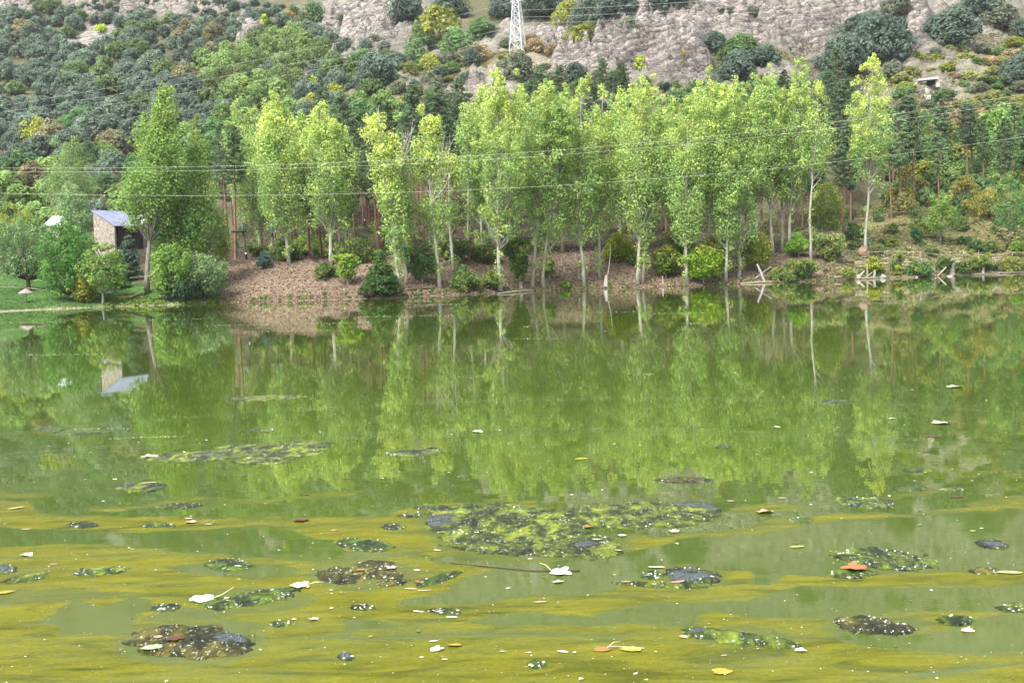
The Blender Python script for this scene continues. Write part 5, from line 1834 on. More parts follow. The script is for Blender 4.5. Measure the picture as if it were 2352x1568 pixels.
Z5 = lambda x, y: S(2080 + x * .204, 600 + y * .204)
fy = 262
rope([(*Z5(x, y), Z5(0, fy - 30)[1]) for x, y in ((0, 105), (430, 150), (640, 138), (1080, 145), (1330, 182), (1740, 172), (1900, 185), (2210, 148), (2380, 150))], .055, 'rail_fence',
     'pale rail fence on the terrace above the logs at the right shore', 'fence', WOOD_PALE,
     [(Z5(640, 0)[0], Z5(0, 138)[1], Z5(0, 222)[1]), (Z5(1080, 0)[0], Z5(0, 145)[1], Z5(0, 232)[1]), (Z5(2210, 0)[0], Z5(0, 148)[1], Z5(0, 215)[1]), (Z5(1690, 0)[0], Z5(0, 178)[1], Z5(0, 228)[1]), (Z5(30, 0)[0], Z5(0, 108)[1], Z5(0, 190)[1])], sag=.05, post_r=.08)
S8 = lambda x, y: S(2120 + x * .2296, 400 + y * .2296)
rope([(*S8(70, 640), S8(0, 690)[1]), (*S8(200, 632), S8(0, 690)[1]), (*S8(330, 605), S8(0, 670)[1]), (*S8(460, 570), S8(0, 640)[1]), (*S8(620, 568), S8(0, 625)[1]), (*S8(790, 540), S8(0, 610)[1])], .05, 'rail_fence',
     'thin pole fence climbing the open slope right of the lone poplar', 'fence', WOOD_PALE, [(S8(72, 0)[0], S8(0, 636)[1], S8(0, 690)[1]), (S8(460, 0)[0], S8(0, 562)[1], S8(0, 640)[1]), (S8(265, 0)[0], S8(0, 610)[1], S8(0, 675)[1])])
rope([(*Z2(20, 1295), Z2(0, 1345)[1]), (*Z2(400, 1335), Z2(0, 1375)[1]), (*Z2(770, 1345), Z2(0, 1385)[1])], .07, 'path_rail', 'dark low rail along the path below the platform posts', 'fence', WOOD_POST,
     [(Z2(20, 0)[0], Z2(0, 1290)[1], Z2(0, 1345)[1]), (Z2(770, 0)[0], Z2(0, 1340)[1], Z2(0, 1390)[1])])
rope([(0, 706 * .91875 + 10, 672), (60, 661, 672), (112, 667, 676)], .03, 'lawn_rope', 'thin pale rope strung across the lawn behind the sunshade', 'rope', WOOD_PALE)
rope([(2120, 541, 556), (2250, 534, 550), (2400, 524, 545)], .025, 'slope_rope', 'thin pale cable crossing the open slope at the right', 'rope', WOOD_PALE)

# logs of the retaining bank, stumps and snags
LOGS = [((270, 215), (425, 205), 8), ((0, 240), (230, 230), 9), ((60, 262), (240, 252), 8), ((225, 268), (425, 262), 10), ((240, 292), (425, 286), 8), ((260, 328), (428, 315), 13), ((0, 345), (110, 335), 9), ((600, 290), (695, 280), 12), ((600, 232), (690, 224), 9),
        ((885, 222), (1065, 216), 14), ((900, 245), (1175, 238), 14), ((885, 276), (1065, 268), 13), ((860, 306), (1065, 296), 11), ((1065, 262), (1200, 256), 10), ((1345, 264), (1410, 258), 12), ((1495, 262), (1600, 258), 11), ((1345, 238), (1600, 226), 10),
        ((1600, 342), (1725, 322), 17), ((1590, 376), (1690, 366), 10), ((1560, 305), (1720, 296), 9), ((1895, 292), (2010, 272), 14), ((1900, 250), (2060, 240), 9), ((1890, 225), (2080, 214), 12), ((2080, 250), (2352, 235), 9), ((2060, 290), (2352, 280), 9)]
wall_o = empty('log_bank', hit(*Z5(900, 300)), 'bank of stacked pale logs along the right shore', 'log bank')
wo_ = np.array(wall_o.location)
for i, (a, b_, w) in enumerate(LOGS):
    ga = hit(Z5(*a)[0], Z5(0, a[1] + 6)[1])
    gb = hit(Z5(*b_)[0], Z5(0, b_[1] + 6)[1])
    Yl = (ga[1] + gb[1]) / 2 - .25
    p0 = at(*[np.array(k) for k in Z5(*a)], Yl)
    p1 = at(*[np.array(k) for k in Z5(*b_)], Yl)
    r_ = w * .204 * .91875 * Yl / F / 2 + .06
    mb = MB()
    mid = (p0 + p1) / 2 + np.array([0, 0, -.03])
    mb.tube([p0 - wo_, mid - wo_, p1 - wo_], [r_, r_ * .95, r_ * .88], 8)
    mb.build('log', WOOD_PALE, wall_o)
STUMPS = [((1458, 425), (1462, 238), 42, 'thick pale tree stump standing in the water at the right shore', 'stump'), ((1242, 425), (1240, 310), 26, 'low greyish stump left of the thick pale stump', 'stump'),
          ((1850, 405), (1856, 222), 17, 'slim grey post standing at the right shore', 'stump'), ((520, 452), (524, 365), 16, 'short grey stub on the shore right of the crossed logs', 'stump'), ((190, 460), (188, 402), 18, 'short dark stub on the shore left of the crossed logs', 'stump'),
          ((815, 378), (825, 285), 14, 'slanting grey stub in front of the log bank', 'stump'), ((432, 470), (432, 290), 9, 'thin dark stake at the shore below the lone poplar', 'stake')]
for (a, b_, w, lab, cat) in STUMPS:
    b0 = hit(*Z5(*a))
    H, lx = span(Z5(*b_), b0)
    r_ = w * .204 * .91875 * b0[1] / F
    mb = MB()
    mb.tube([(0, 0, -.4), (0, 0, .1), (lx * .5, 0, H * .5), (lx, 0, H)], [r_ * 1.25, r_ * 1.1, r_ * .92, r_], 9)
    o = mb.build('tree_stump' if cat == 'stump' else 'stake', BARK_PALE if w < 40 else WOOD_PALE)
    o.location = b0
    tag(o, lab, cat, 'stumps at the right shore')
for (a, b_, w, lab) in (((318, 468), (395, 380), 20, 'thick white log leaning out of the water, steeper of the crossed pair'), ((402, 472), (495, 395), 10, 'thin pale log leaning the same way beside the thick white one'),
                        ((1300, 437), (1400, 330), 14, 'pale log leaning against the thick stump'), ((2, 470), (130, 440), 12, 'pale root log lying at the shore below the yellow-green bush'), ((330, 470), (600, 455), 9, 'long driftwood pole lying along the shore right of the crossed logs')):
    b0 = hit(*Z5(*a))
    e1_ = at(*[np.array(k) for k in Z5(*b_)], b0[1] + .6)
    r_ = w * .204 * .91875 * b0[1] / F * .5 + .03
    mb = MB()
    dv = e1_ - b0
    mb.tube([-dv * .06 + np.array([0, 0, 0]), dv * .5, dv], [r_, r_ * .95, r_ * .85], 8)
    o = mb.build('driftwood_log', WOOD_PALE)
    o.location = b0
    tag(o, lab, 'log', 'driftwood at the right shore')
for (bs, tp, w, lab) in (((1757, 648), (1739, 606), 6, 'leaning pale snag without crown at the waterline'), ((1391, 660), (1393, 632), 9, 'short white stub at the waterline below the litter slope'), ((1290, 612), (1290, 592), 3.5, 'short pale stake on the litter slope'), ((1296, 622), (1295, 607), 2.5, 'tiny pale stake on the litter slope'), ((1330, 640), (1328, 620), 3, 'thin pale stake left of the double trunk'), ((1523, 652), (1522, 634), 3, 'thin pale stake right of the round-headed poplar'), ((1110, 640), (1112, 628), 3, 'grey stub under the bushes left of the tallest yellow poplar'), ((1730, 640), (1772, 612), 2.5, 'thin bare branch slanting across the shore bushes'), ((1198, 664), (1197, 640), 4, 'slim grey stub beside the white trunks at the water')):
    b0 = hit(*bs)
    H, lx = span(tp, b0)
    r_ = w * b0[1] / F / 2
    mb = MB()
    mb.tube([(0, 0, -.3), (lx * .5, 0, H * .5), (lx, .1, H)], [r_ * 1.3, r_, r_ * .7], 7)
    o = mb.build('snag', BARK_PALE)
    o.location = b0
    tag(o, lab, 'snag')
b0 = hit(1393, 655)
mb = MB()
pth = [at(np.array(float(x)), np.array(float(y)), b0[1]) - b0 for x, y in ((1392, 655), (1396, 630), (1400, 605), (1402, 580), (1401, 560))]
mb.tube(pth, [.07, .06, .05, .035, .02], 6)
o = mb.build('bent_pole', BARK_DEAD)
o.location = b0
tag(o, 'thin bent bare stem rising from the short white stub', 'stem')
for k, (a, b_, lab) in enumerate([((935, 668), (1000, 664), 'thin log floating at the waterline under the yew'), ((1140, 676), (1230, 668), 'long driftwood branch along the waterline at the tallest yellow poplar'), ((1700, 652), (1800, 648), 'driftwood pole along the waterline below the leafy bush'), ((1850, 645), (1960, 641), 'driftwood pole along the waterline below the log bank'), ((2100, 636), (2150, 634), 'short driftwood pole along the waterline below the low thicket'), ((2190, 634), (2350, 627), 'long driftwood pole along the far right waterline'), ((270, 690), (330, 676), 'low log edging on the left shore'), ((300, 684), (345, 670), 'second low log edging at the left shore')]):
    p0, p1 = hit(*a), hit(*b_)
    mb = MB()
    mb.tube([p0 * 0, (p1 - p0) * .35 + [0, 0, .05], (p1 - p0) * .7 + [0, .1, .06], p1 - p0], [.09, .12, .1, .05], 7)
    o = mb.build('driftwood_pole', WOOD_PALE if k not in (0,) else BARK_DARK)
    o.location = p0 + np.array([0, -.15, .06])
    tag(o, lab, 'log')
# cluster of slim saplings poles hung as a net fence in the wood
e = empty('pole_screen', hit(790, 560), 'screen of thin upright poles standing in the wood behind the broad poplar', 'screen')
eo = np.array(e.location)
for k in range(9):
    x = 776 + k * 3.6
    p0, p1 = at(np.array(x + 1.5), np.array(560.0), eo[1]), at(np.array(x - 1.0 * (k % 2)), np.array(526.0 + 3 * (k % 3)), eo[1])
    mb = MB()
    mb.tube([p0 - eo, p1 - eo], [.045, .03], 5)
    mb.build('pole', BARK_DEAD, e)

# ------------------------------------------------------------------ climber
CX, CYT, CYB = S(913, 0)[0], 547 * .91875, 571 * .91875
cb = at(np.array(CX), np.array(CYB), hit(CX, 535)[1])
m, n, l, out = new_mat('climber_clothes')
tc = n.new('ShaderNodeTexCoord')
sp = n.new('ShaderNodeSeparateXYZ')
l.new(tc.outputs['Object'], sp.inputs[0])
cc = ramp(n, l, math_node(n, l, 'DIVIDE', sp.outputs['Z'], 1.7), [(0, (0.01, 0.01, 0.012)), (.5, (0.012, 0.012, 0.014)), (.52, (0.14, 0.012, 0.018)), (.82, (0.45, 0.28, 0.2))], 'CONSTANT')
p = n.new('ShaderNodeBsdfPrincipled')
p.inputs['Roughness'].default_value = .85
l.new(cc, p.inputs['Base Color'])
l.new(p.outputs[0], out.inputs['Surface'])
CLOTH = m
J = {'pel': (0, 0, .86, .14), 'chest': (-.03, -.02, 1.2, .15), 'neck': (-.06, -.05, 1.42, .06), 'head': (-.08, -.08, 1.58, .1),
     'shl': (-.2, -.02, 1.33, .07), 'ell': (-.28, -.2, 1.12, .05), 'hal': (-.14, -.38, 1.22, .04), 'shr': (.15, -.02, 1.33, .07), 'elr': (.28, -.12, 1.12, .05), 'har': (.3, -.32, 1.22, .04),
     'hil': (-.09, 0, .8, .11), 'knl': (-.02, -.3, .5, .075), 'anl': (.03, -.08, .12, .05), 'tol': (.02, -.26, .05, .045), 'hir': (.1, 0, .8, .11), 'knr': (.2, -.2, .44, .075), 'anr': (.2, .06, .1, .05), 'tor': (.2, -.12, .04, .045)}
names = list(J)
E = [('pel', 'chest'), ('chest', 'neck'), ('neck', 'head'), ('chest', 'shl'), ('shl', 'ell'), ('ell', 'hal'), ('chest', 'shr'), ('shr', 'elr'), ('elr', 'har'), ('pel', 'hil'), ('hil', 'knl'), ('knl', 'anl'), ('anl', 'tol'), ('pel', 'hir'), ('hir', 'knr'), ('knr', 'anr'), ('anr', 'tor')]
me = bpy.data.meshes.new('person')
me.from_pydata([J[k][:3] for k in names], [(names.index(a), names.index(b_)) for a, b_ in E], [])
me.materials.append(CLOTH)
person = bpy.data.objects.new('person', me)
COL.objects.link(person)
sk_ = person.modifiers.new('skin', 'SKIN')
for i, k in enumerate(names):
    me.skin_vertices[0].data[i].radius = (J[k][3], J[k][3])
    me.skin_vertices[0].data[i].use_root = (k == 'pel')
person.modifiers.new('sub', 'SUBSURF').render_levels = 1
person.location = cb
tag(person, 'person in dark red top and black trousers with pale helmet climbing among the trees', 'person')
mb = MB()
hp = np.array(J['head'][:3])
mb.tube([hp + [0, 0, .0], hp + [0, 0, .06], hp + [0, 0, .12], hp + [0, 0, .16]], [.135, .13, .09, .02], 10)
mb.build('helmet', DISC, person)
# the cable and log the climber stands on
mb = MB()
mb.tube([(-3.2, .1, 0), (0, -.15, -.08), (3.6, .2, .05)], .09, 7)
o = mb.build('balance_log', WOOD_POST)
o.location = cb + np.array([0.05, 0, -.06])
tag(o, 'dark balance log under the feet of the climber', 'log')

# ------------------------------------------------------------------ litter, undergrowth and grass: uncountable cover
rng = np.random.default_rng(91)


def cover(name, label, poly, count, size, cols, up=1.0, lift=.03, aspect=.7, smax=200, jit=.5, pw_=1.5):
    xs = [a[0] for a in poly]
    ys = [a[1] for a in poly]
    u0, u1 = (min(xs) - 1176) / F, (max(xs) - 1176) / F
    u = rng.uniform(u0, u1, count * 6)
    s = rng.uniform(0, 1, count * 6) ** pw_ * smax
    Y = shore(u) + s
    X = u * Y
    Z = ground(X, Y)
    px, py = project(np.stack([X, Y, Z], -1))
    k = np.nonzero(inside(px, py, poly))[0][:count]
    P = np.stack([X[k], Y[k], Z[k] + lift], -1)
    N = np.array([0, 0, up]) + rng.normal(size=P.shape) * jit
    c = np.array(cols)[rng.integers(0, len(cols), len(P))] * rng.uniform(.7, 1.3, (len(P), 1))
    mb = MB()
    leaf_quads(mb, P, N, size, aspect, rng, c, gain=1.2)
    return tag(mb.build(name, LEAF), label, None, None, 'stuff')


cover('dead_leaves', 'brown and tan fallen leaves strewn over the far bank', [(495, 705), (500, 610), (640, 585), (900, 570), (1200, 560), (1600, 560), (1900, 580), (1960, 650), (1500, 672), (900, 690)], 30000, .3,
      [(0.17, 0.105, 0.065), (0.30, 0.21, 0.15), (0.08, 0.05, 0.03), (0.46, 0.37, 0.29), (0.34, 0.25, 0.19), (0.13, 0.085, 0.05), (0.06, 0.042, 0.028)], smax=26)
cover('forest_litter', 'brown needles and twigs on the shaded floor of the wood', [(500, 612), (560, 500), (900, 470), (2000, 470), (2000, 590), (1200, 600)], 9000, .34,
      [(0.07, 0.048, 0.03), (0.11, 0.075, 0.05), (0.045, 0.035, 0.024), (0.04, 0.055, 0.022)], smax=80)
cover('slope_grass', 'dry grass and low weeds on the open right slope', [(1860, 625), (1960, 530), (2110, 500), (2352, 480), (2420, 480), (2420, 620), (2000, 632)], 12000, .34,
      [(0.19, 0.17, 0.085), (0.12, 0.15, 0.05), (0.25, 0.21, 0.12), (0.08, 0.11, 0.035), (0.28, 0.24, 0.17)], up=.2, lift=.12, aspect=.45, smax=45)
cover('lawn_grass', 'short bright green grass of the left lawn', [(-40, 715), (-40, 610), (120, 640), (330, 680), (480, 696), (250, 705)], 9000, .2,
      [(0.06, 0.135, 0.035), (0.09, 0.17, 0.045), (0.05, 0.11, 0.03)], up=.3, lift=.06, aspect=.35, smax=50)
cover('hill_grass', 'straw and olive grass tufts on the open hillside', [(1000, 240), (1060, 110), (1330, 90), (1900, 100), (2060, 130), (2352, 60), (2420, 60), (2420, 330), (2050, 320), (1500, 215)], 26000, .75,
      [(0.20, 0.17, 0.085), (0.14, 0.15, 0.06), (0.24, 0.2, 0.11), (0.10, 0.115, 0.05)], up=.3, lift=.2, aspect=.5, smax=260, pw_=.6)


def thicket(name, label, poly, count, rad, cols, smax, seed, zs=.6, per=24):
    r = np.random.default_rng(seed)
    xs = [a[0] for a in poly]
    u = r.uniform((min(xs) - 1176) / F, (max(xs) - 1176) / F, count * 8)
    s = r.uniform(0, smax, count * 8)
    Y = shore(u) + s
    X = u * Y
    Z = ground(X, Y)
    px, py = project(np.stack([X, Y, Z], -1))
    k = np.nonzero(inside(px, py, poly))[0][:count]
    rd = r.uniform(.5, 1.2, len(k)) * rad
    C = np.stack([X[k], Y[k], Z[k] + rd * .35], -1)
    c = np.array(cols)[r.integers(0, len(cols), len(k))] * r.uniform(.75, 1.25, (len(k), 1))
    mb = MB()
    clump_leaves(mb, C, rd, per, .32, r, c, zs)
    return tag(mb.build(name, LEAF), label, None, None, 'stuff')


thicket('undergrowth', 'low dark green undergrowth covering the floor of the wood', [(520, 575), (560, 490), (760, 470), (1000, 470), (1500, 470), (1960, 480), (1960, 560), (1700, 590), (1500, 560), (1300, 545), (1100, 605), (980, 640), (940, 600), (820, 600), (640, 575)], 1300, 1.05,
        [(0.05, 0.085, 0.03), (0.07, 0.115, 0.035), (0.10, 0.12, 0.04), (0.035, 0.065, 0.025)], 85, 1)
thicket('shore_weeds', 'fringe of green weeds along the far waterline', [(500, 705), (500, 686), (900, 670), (1150, 655), (1600, 640), (1800, 625), (2352, 600), (2420, 600), (2420, 640), (1800, 655), (1150, 676)], 260, .42,
        [(0.07, 0.115, 0.03), (0.10, 0.14, 0.04), (0.13, 0.14, 0.05), (0.05, 0.085, 0.03)], 4.5, 2, .7, 16)
thicket('slope_weeds', 'green and straw weeds in clumps on the open right slope', [(1880, 620), (1960, 540), (2110, 500), (2420, 470), (2420, 590), (2000, 600)], 700, .6,
        [(0.10, 0.135, 0.045), (0.17, 0.155, 0.075), (0.07, 0.11, 0.04), (0.20, 0.18, 0.1)], 40, 3, .5, 20)
thicket('forest_edge_bushes', 'mixed low bushes along the edge of the wood above the open right slope', [(1960, 500), (2060, 440), (2420, 420), (2420, 490), (2100, 505)], 240, 1.3,
        [(0.05, 0.085, 0.03), (0.09, 0.12, 0.04), (0.13, 0.12, 0.045), (0.04, 0.07, 0.03), (0.15, 0.13, 0.04)], 70, 5, .8, 30)
thicket('left_shore_weeds', 'green weeds between lawn and water on the left', [(230, 712), (260, 690), (330, 680), (510, 680), (510, 705)], 120, .4, [(0.10, 0.155, 0.03), (0.13, 0.17, 0.04), (0.08, 0.12, 0.03)], 12, 4, .5, 16)
# ------------------------------------------------------------------ floating algae mats
m, n, l, out = new_mat('algae_mat')
geo = n.new('ShaderNodeNewGeometry')
oi = n.new('ShaderNodeObjectInfo')
mpa = n.new('ShaderNodeMapping')
mpa.inputs['Scale'].default_value = (1, .55, 1)
l.new(geo.outputs['Position'], mpa.inputs['Vector'])
fa = noise_node(n, l, mpa.outputs[0], 6, 7, .72, .5)
fb = noise_node(n, l, mpa.outputs[0], 26, 5, .7, .2)
fc = noise_node(n, l, mpa.outputs[0], 2.2, 4, .6, .4)
ca = ramp(n, l, fa, [(.38, (.05, .07, .03)), (.47, (.22, .30, .07)), (.54, (.7, .78, .13)), (.68, (1.5, 1.5, .36))])
ca = mixc(n, l, 1.0, ca, oi.outputs['Color'], 'MULTIPLY')
dk = ramp(n, l, fc, [(.40, (.22, .28, .28)), (.56, (1, 1, 1))])
ca = mixc(n, l, 1.0, ca, dk, 'MULTIPLY')
foam = ramp(n, l, fb, [(.585, (0, 0, 0)), (.66, (1, 1, 1))])
ca = mixc(n, l, math_node(n, l, 'MULTIPLY', foam, .75), ca, (.55, .57, .46))
p = n.new('ShaderNodeBsdfPrincipled')
p.inputs['Roughness'].default_value = .42
p.inputs['Specular IOR Level'].default_value = .35
l.new(ca, p.inputs['Base Color'])
b = n.new('ShaderNodeBump')
b.inputs['Strength'].default_value = .9
b.inputs['Distance'].default_value = .03
l.new(math_node(n, l, 'ADD', fa, math_node(n, l, 'MULTIPLY', fb, .4)), b.inputs['Height'])
l.new(b.outputs[0], p.inputs['Normal'])
ea = n.new('ShaderNodeAttribute')
ea.attribute_name = 'col'
fe = noise_node(n, l, mpa.outputs[0], 11, 6, .75, .3)
al = math_node(n, l, 'SUBTRACT', math_node(n, l, 'MULTIPLY', fe, 2.1), math_node(n, l, 'POWER', ea.outputs['Fac'], 2.2))
al = math_node(n, l, 'MULTIPLY', math_node(n, l, 'ADD', al, .12), 7.0, True)
tr = n.new('ShaderNodeBsdfTransparent')
mxs = n.new('ShaderNodeMixShader')
l.new(al, mxs.inputs[0])
l.new(tr.outputs[0], mxs.inputs[1])
l.new(p.outputs[0], mxs.inputs[2])
l.new(mxs.outputs[0], out.inputs['Surface'])
ALGAE = m
BUB = simple_mat('foam_bubble', (0.40, 0.43, 0.34), (0.66, 0.68, 0.6), 9, .15, 0, .5)
SLATE = simple_mat('gas_bubble', (0.012, 0.018, 0.018), (0.07, 0.085, 0.10), 30, .08, .5, .6, bdist=.01)


def blob(mb, cx, cy, rx, ry, seed, hgt, rot=0.0, nr=8, nth=44):
    """Ragged floating pad laid on the water around picture point (cx, cy)."""
    th = np.linspace(0, 2 * math.pi, nth, endpoint=False)
    R = .86 + .5 * fbm(np.cos(th) * 1.6 + seed * 3.1, np.sin(th) * 1.6 + seed, seed, 4) + .34 * (vnoise(np.cos(th) * 7 + seed, np.sin(th) * 7, seed + 3) - .5)
    V, Q, E = [], [], []
    for i in range(nr):
        f = i / (nr - 1)
        f = 1 - (1 - f) ** 1.4
        f = max(f, .02)
        x = rx * R * f * np.cos(th)
        y = ry * R * f * np.sin(th)
        if rot:
            y = y + x * math.tan(rot)
        P = water_at(cx + x, cy + y)
        z = hgt * (.15 + .85 * (1 - f ** 3)) * (.25 + 1.2 * fbm(P[:, 0] * 7, P[:, 1] * 7, seed + 5, 3)) + .003 - .004 * (f > .98)
        P[:, 2] = z
        V.append(P)
        E.append(np.full((nth, 3), f))
    V = np.concatenate(V)
    Q = [(i * nth + j, (i + 1) * nth + j, (i + 1) * nth + (j + 1) % nth, i * nth + (j + 1) % nth) for i in range(nr - 1) for j in range(nth)]
    mb.add(V, Q, 0, np.concatenate(E))


def bubbles(mb, cx, cy, rx, ry, count, r0, r1, rg, rot=0.0, z=.015):
    for i in range(count):
        a, q_ = rg.uniform(0, 6.28), rg.uniform(0, 1) ** .45 * 1.02
        x, y = rx * q_ * math.cos(a), ry * q_ * math.sin(a)
        P = water_at(np.array(cx + x), np.array(cy + y + x * math.tan(rot)))
        r = rg.uniform(r0, r1)
        st = rg.uniform(.7, 1.6)
        th = np.linspace(0, 2 * math.pi, 7)[:-1]
        V = np.concatenate([np.stack([P[0] + r * st * k * np.cos(th), P[1] + r * k * np.sin(th), np.full(6, z + hh * r)], 1) for k, hh in ((1, -.3), (.85, .35), (.35, .7))] + [[[P[0], P[1], z + .75 * r]] * 6])
        Q = [(j_ * 6 + j, j_ * 6 + (j + 1) % 6, (j_ + 1) * 6 + (j + 1) % 6, (j_ + 1) * 6 + j) for j_ in range(2) for j in range(6)]
        Q += [(12 + j, 12 + (j + 1) % 6, 12 + (j + 2) % 6, 18) for j in (0, 2, 4)]
        mb.add(V, Q)


GA, GB_, GC, GD, GE = (.13, .17, .035), (.18, .21, .05), (.08, .125, .03), (.125, .10, .035), (.05, .07, .045)
MATS = [
    # list of blobs (cx, cy, rx, ry, rot), colour, bubbles, slate patch, label
    ([(1125, 1196, 140, 34, 0), (1453, 1184, 180, 26, 0), (1187, 1248, 165, 26, .06), (1353, 1256, 72, 26, 0), (1250, 1215, 110, 22, 0), (1580, 1172, 66, 15, 0), (1060, 1205, 70, 22, 0)], GB_, 520, [(1025, 1197, 42, 15), (1590, 1166, 52, 11), (1350, 1254, 30, 10)], 'huge ragged raft of algae and foam in the middle of the foreground'),
    ([(1590, 1322, 56, 17, .08)], GE, 60, [(1588, 1322, 48, 13)], 'dark bluish bubbly algae mat right of the white maple leaf'),
    ([(1499, 1321, 25, 9, 0)], GC, 30, [], 'small whitish algae pad beside the dark bluish mat'),
    ([(2036, 1284, 108, 20, .10)], GA, 130, [], 'bright mossy green algae mat at the right, widest on that side'),
    ([(1955, 1317, 46, 11, 0)], GA, 30, [], 'small algae pad carrying a curled brown leaf'),
    ([(1985, 1434, 62, 18, .05), (2050, 1444, 48, 13, .05)], GD, 90, [], 'brown and green mottled algae mat below the brown leaf pad'),
    ([(2196, 1425, 36, 11, 0)], GA, 30, [], 'small oval green algae pad near the cream leaf at right'),
    ([(1620, 1454, 48, 12, .06), (1700, 1466, 70, 13, .12), (1780, 1476, 55, 11, .12)], GA, 130, [(1605, 1452, 24, 7)], 'long bent green algae strip near the bottom right'),
    ([(440, 1474, 122, 34, 0)], GD, 190, [(520, 1470, 45, 13)], 'oval dark algae raft with a pink round leaf at the lower left'),
    ([(590, 1372, 80, 15, -.16), (510, 1386, 40, 12, -.1)], GC, 120, [], 'dark green algae streak joined to the big white leaf'),
    ([(522, 1297, 48, 13, 0)], GC, 60, [], 'wedge-shaped foamy algae pad above the big white leaf'),
    ([(838, 1251, 58, 14, .08)], GC, 80, [], 'green and white algae pad left of the huge raft'),
    ([(862, 1297, 40, 9, 0), (880, 1318, 42, 10, 0), (900, 1338, 34, 8, -.1), (790, 1322, 60, 18, 0)], GD, 110, [], 'brownish broken algae group below the green and white pad'),
    ([(1012, 1328, 48, 8, -.30)], GC, 8, [], 'slanting dark green weed streak left of the twig'),
    ([(190, 1206, 32, 6, 0)], GE, 30, [], 'small dark foamy pad on the left scum band'),
    ([(905, 1210, 24, 6, 0)], GC, 24, [], 'small foamy pad just left of the huge raft'),
    ([(945, 1182, 30, 5, -.08), (992, 1166, 36, 7, 0)], GA, 40, [], 'thin algae sliver at the upper left of the huge raft'),
    ([(470, 1046, 120, 11, -.05), (640, 1042, 90, 14, -.08), (700, 1022, 56, 9, -.05), (580, 1028, 70, 7, 0), (600, 1060, 60, 6, 0)], GB_, 170, [(480, 1044, 40, 5)], 'wide thin algae raft drifting in the left middle of the pond'),
    ([(948, 1040, 60, 8, -.04)], GA, 50, [], 'thin algae mat with a reddish leaf in the middle water'),
    ([(325, 1119, 54, 10, 0)], GA, 40, [], 'thin algae mat carrying a pink leaf in the left water'),
    ([(1570, 1102, 54, 6, 0)], GD, 30, [], 'thin brown algae sliver right of centre'),
    ([(1992, 1155, 60, 12, .06)], GA, 60, [], 'dark green algae mat on the upper right scum line'),
    ([(2090, 1122, 32, 6, 0)], GC, 12, [], 'small dark oval algae pad at the upper right'),
    ([(2185, 1124, 30, 5, 0)], GB_, 20, [], 'yellowish algae fleck right of the small dark oval pad'),
    ([(610, 914, 76, 6, -.04)], GB_, 50, [], 'farthest thin algae strip in the left water'),
    ([(1918, 921, 26, 4, 0)], GC, 10, [], 'far small dark algae pad at the right'),
    ([(410, 1162, 50, 5, -.04)], GC, 30, [], 'thin foamy sliver over the left scum streak'),
    ([(2278, 1250, 34, 9, .1)], GE, 14, [(2280, 1251, 24, 6)], 'glossy dark wet pad near the right edge'),
    ([(2262, 1312, 34, 7, 0)], GD, 20, [], 'dark pad under the yellow leaf at the right edge'),
    ([(12, 1306, 26, 10, 0)], GE, 20, [(8, 1306, 14, 6)], 'dark wet pad cut by the left edge'),
    ([(795, 1508, 17, 8, 0)], GE, 10, [(795, 1508, 13, 6)], 'tiny dark shiny pad at the bottom left of centre'),
    ([(1233, 1526, 22, 8, 0)], GA, 16, [], 'faint green tuft at the bottom centre'),
    ([(382, 1395, 30, 8, -.12)], GE, 26, [], 'small dark foamy pad left of the big white leaf'),
    ([(1835, 1195, 30, 5, 0)], GA, 22, [], 'small white and green pad on the right scum band'),
    ([(642, 1432, 24, 7, -.1)], GA, 22, [], 'small green tuft right of the oval dark raft'),
    ([(832, 1395, 26, 6, 0)], GC, 24, [], 'small foamy pad in the lower left centre'),
    ([(2330, 1396, 38, 9, 0)], GA, 24, [], 'green pad cut by the right edge'),
    ([(362, 1207, 34, 5, -.04)], GC, 26, [], 'long foamy pad on the left scum band'),
    ([(120, 984, 40, 5, 0), (190, 993, 60, 5, -.04)], GC, 40, [], 'far broken algae strip in the left water'),
    ([(1020, 1404, 34, 6, .05)], GE, 30, [], 'foamy dark sliver below the twig'),
    ([(60, 1328, 46, 8, -.15), (230, 1312, 60, 9, -.1)], GA, 70, [], 'scattered olive tufts on the scum at the left edge'),
    ([(1662, 1026, 18, 4, 0)], GC, 8, [], 'small dark pad in the middle right water'),
    ([(2110, 1080, 34, 4, 0)], GC, 10, [], 'thin dark sliver above the right scum line'),
    ([(600, 988, 30, 4, 0)], GA, 14, [], 'tiny far algae fleck left of centre'),
    ([(1510, 1343, 90, 5, .05)], GB_, 20, [], 'narrow mossy fringe under the dark bluish mat'),
]
rg = np.random.default_rng(33)
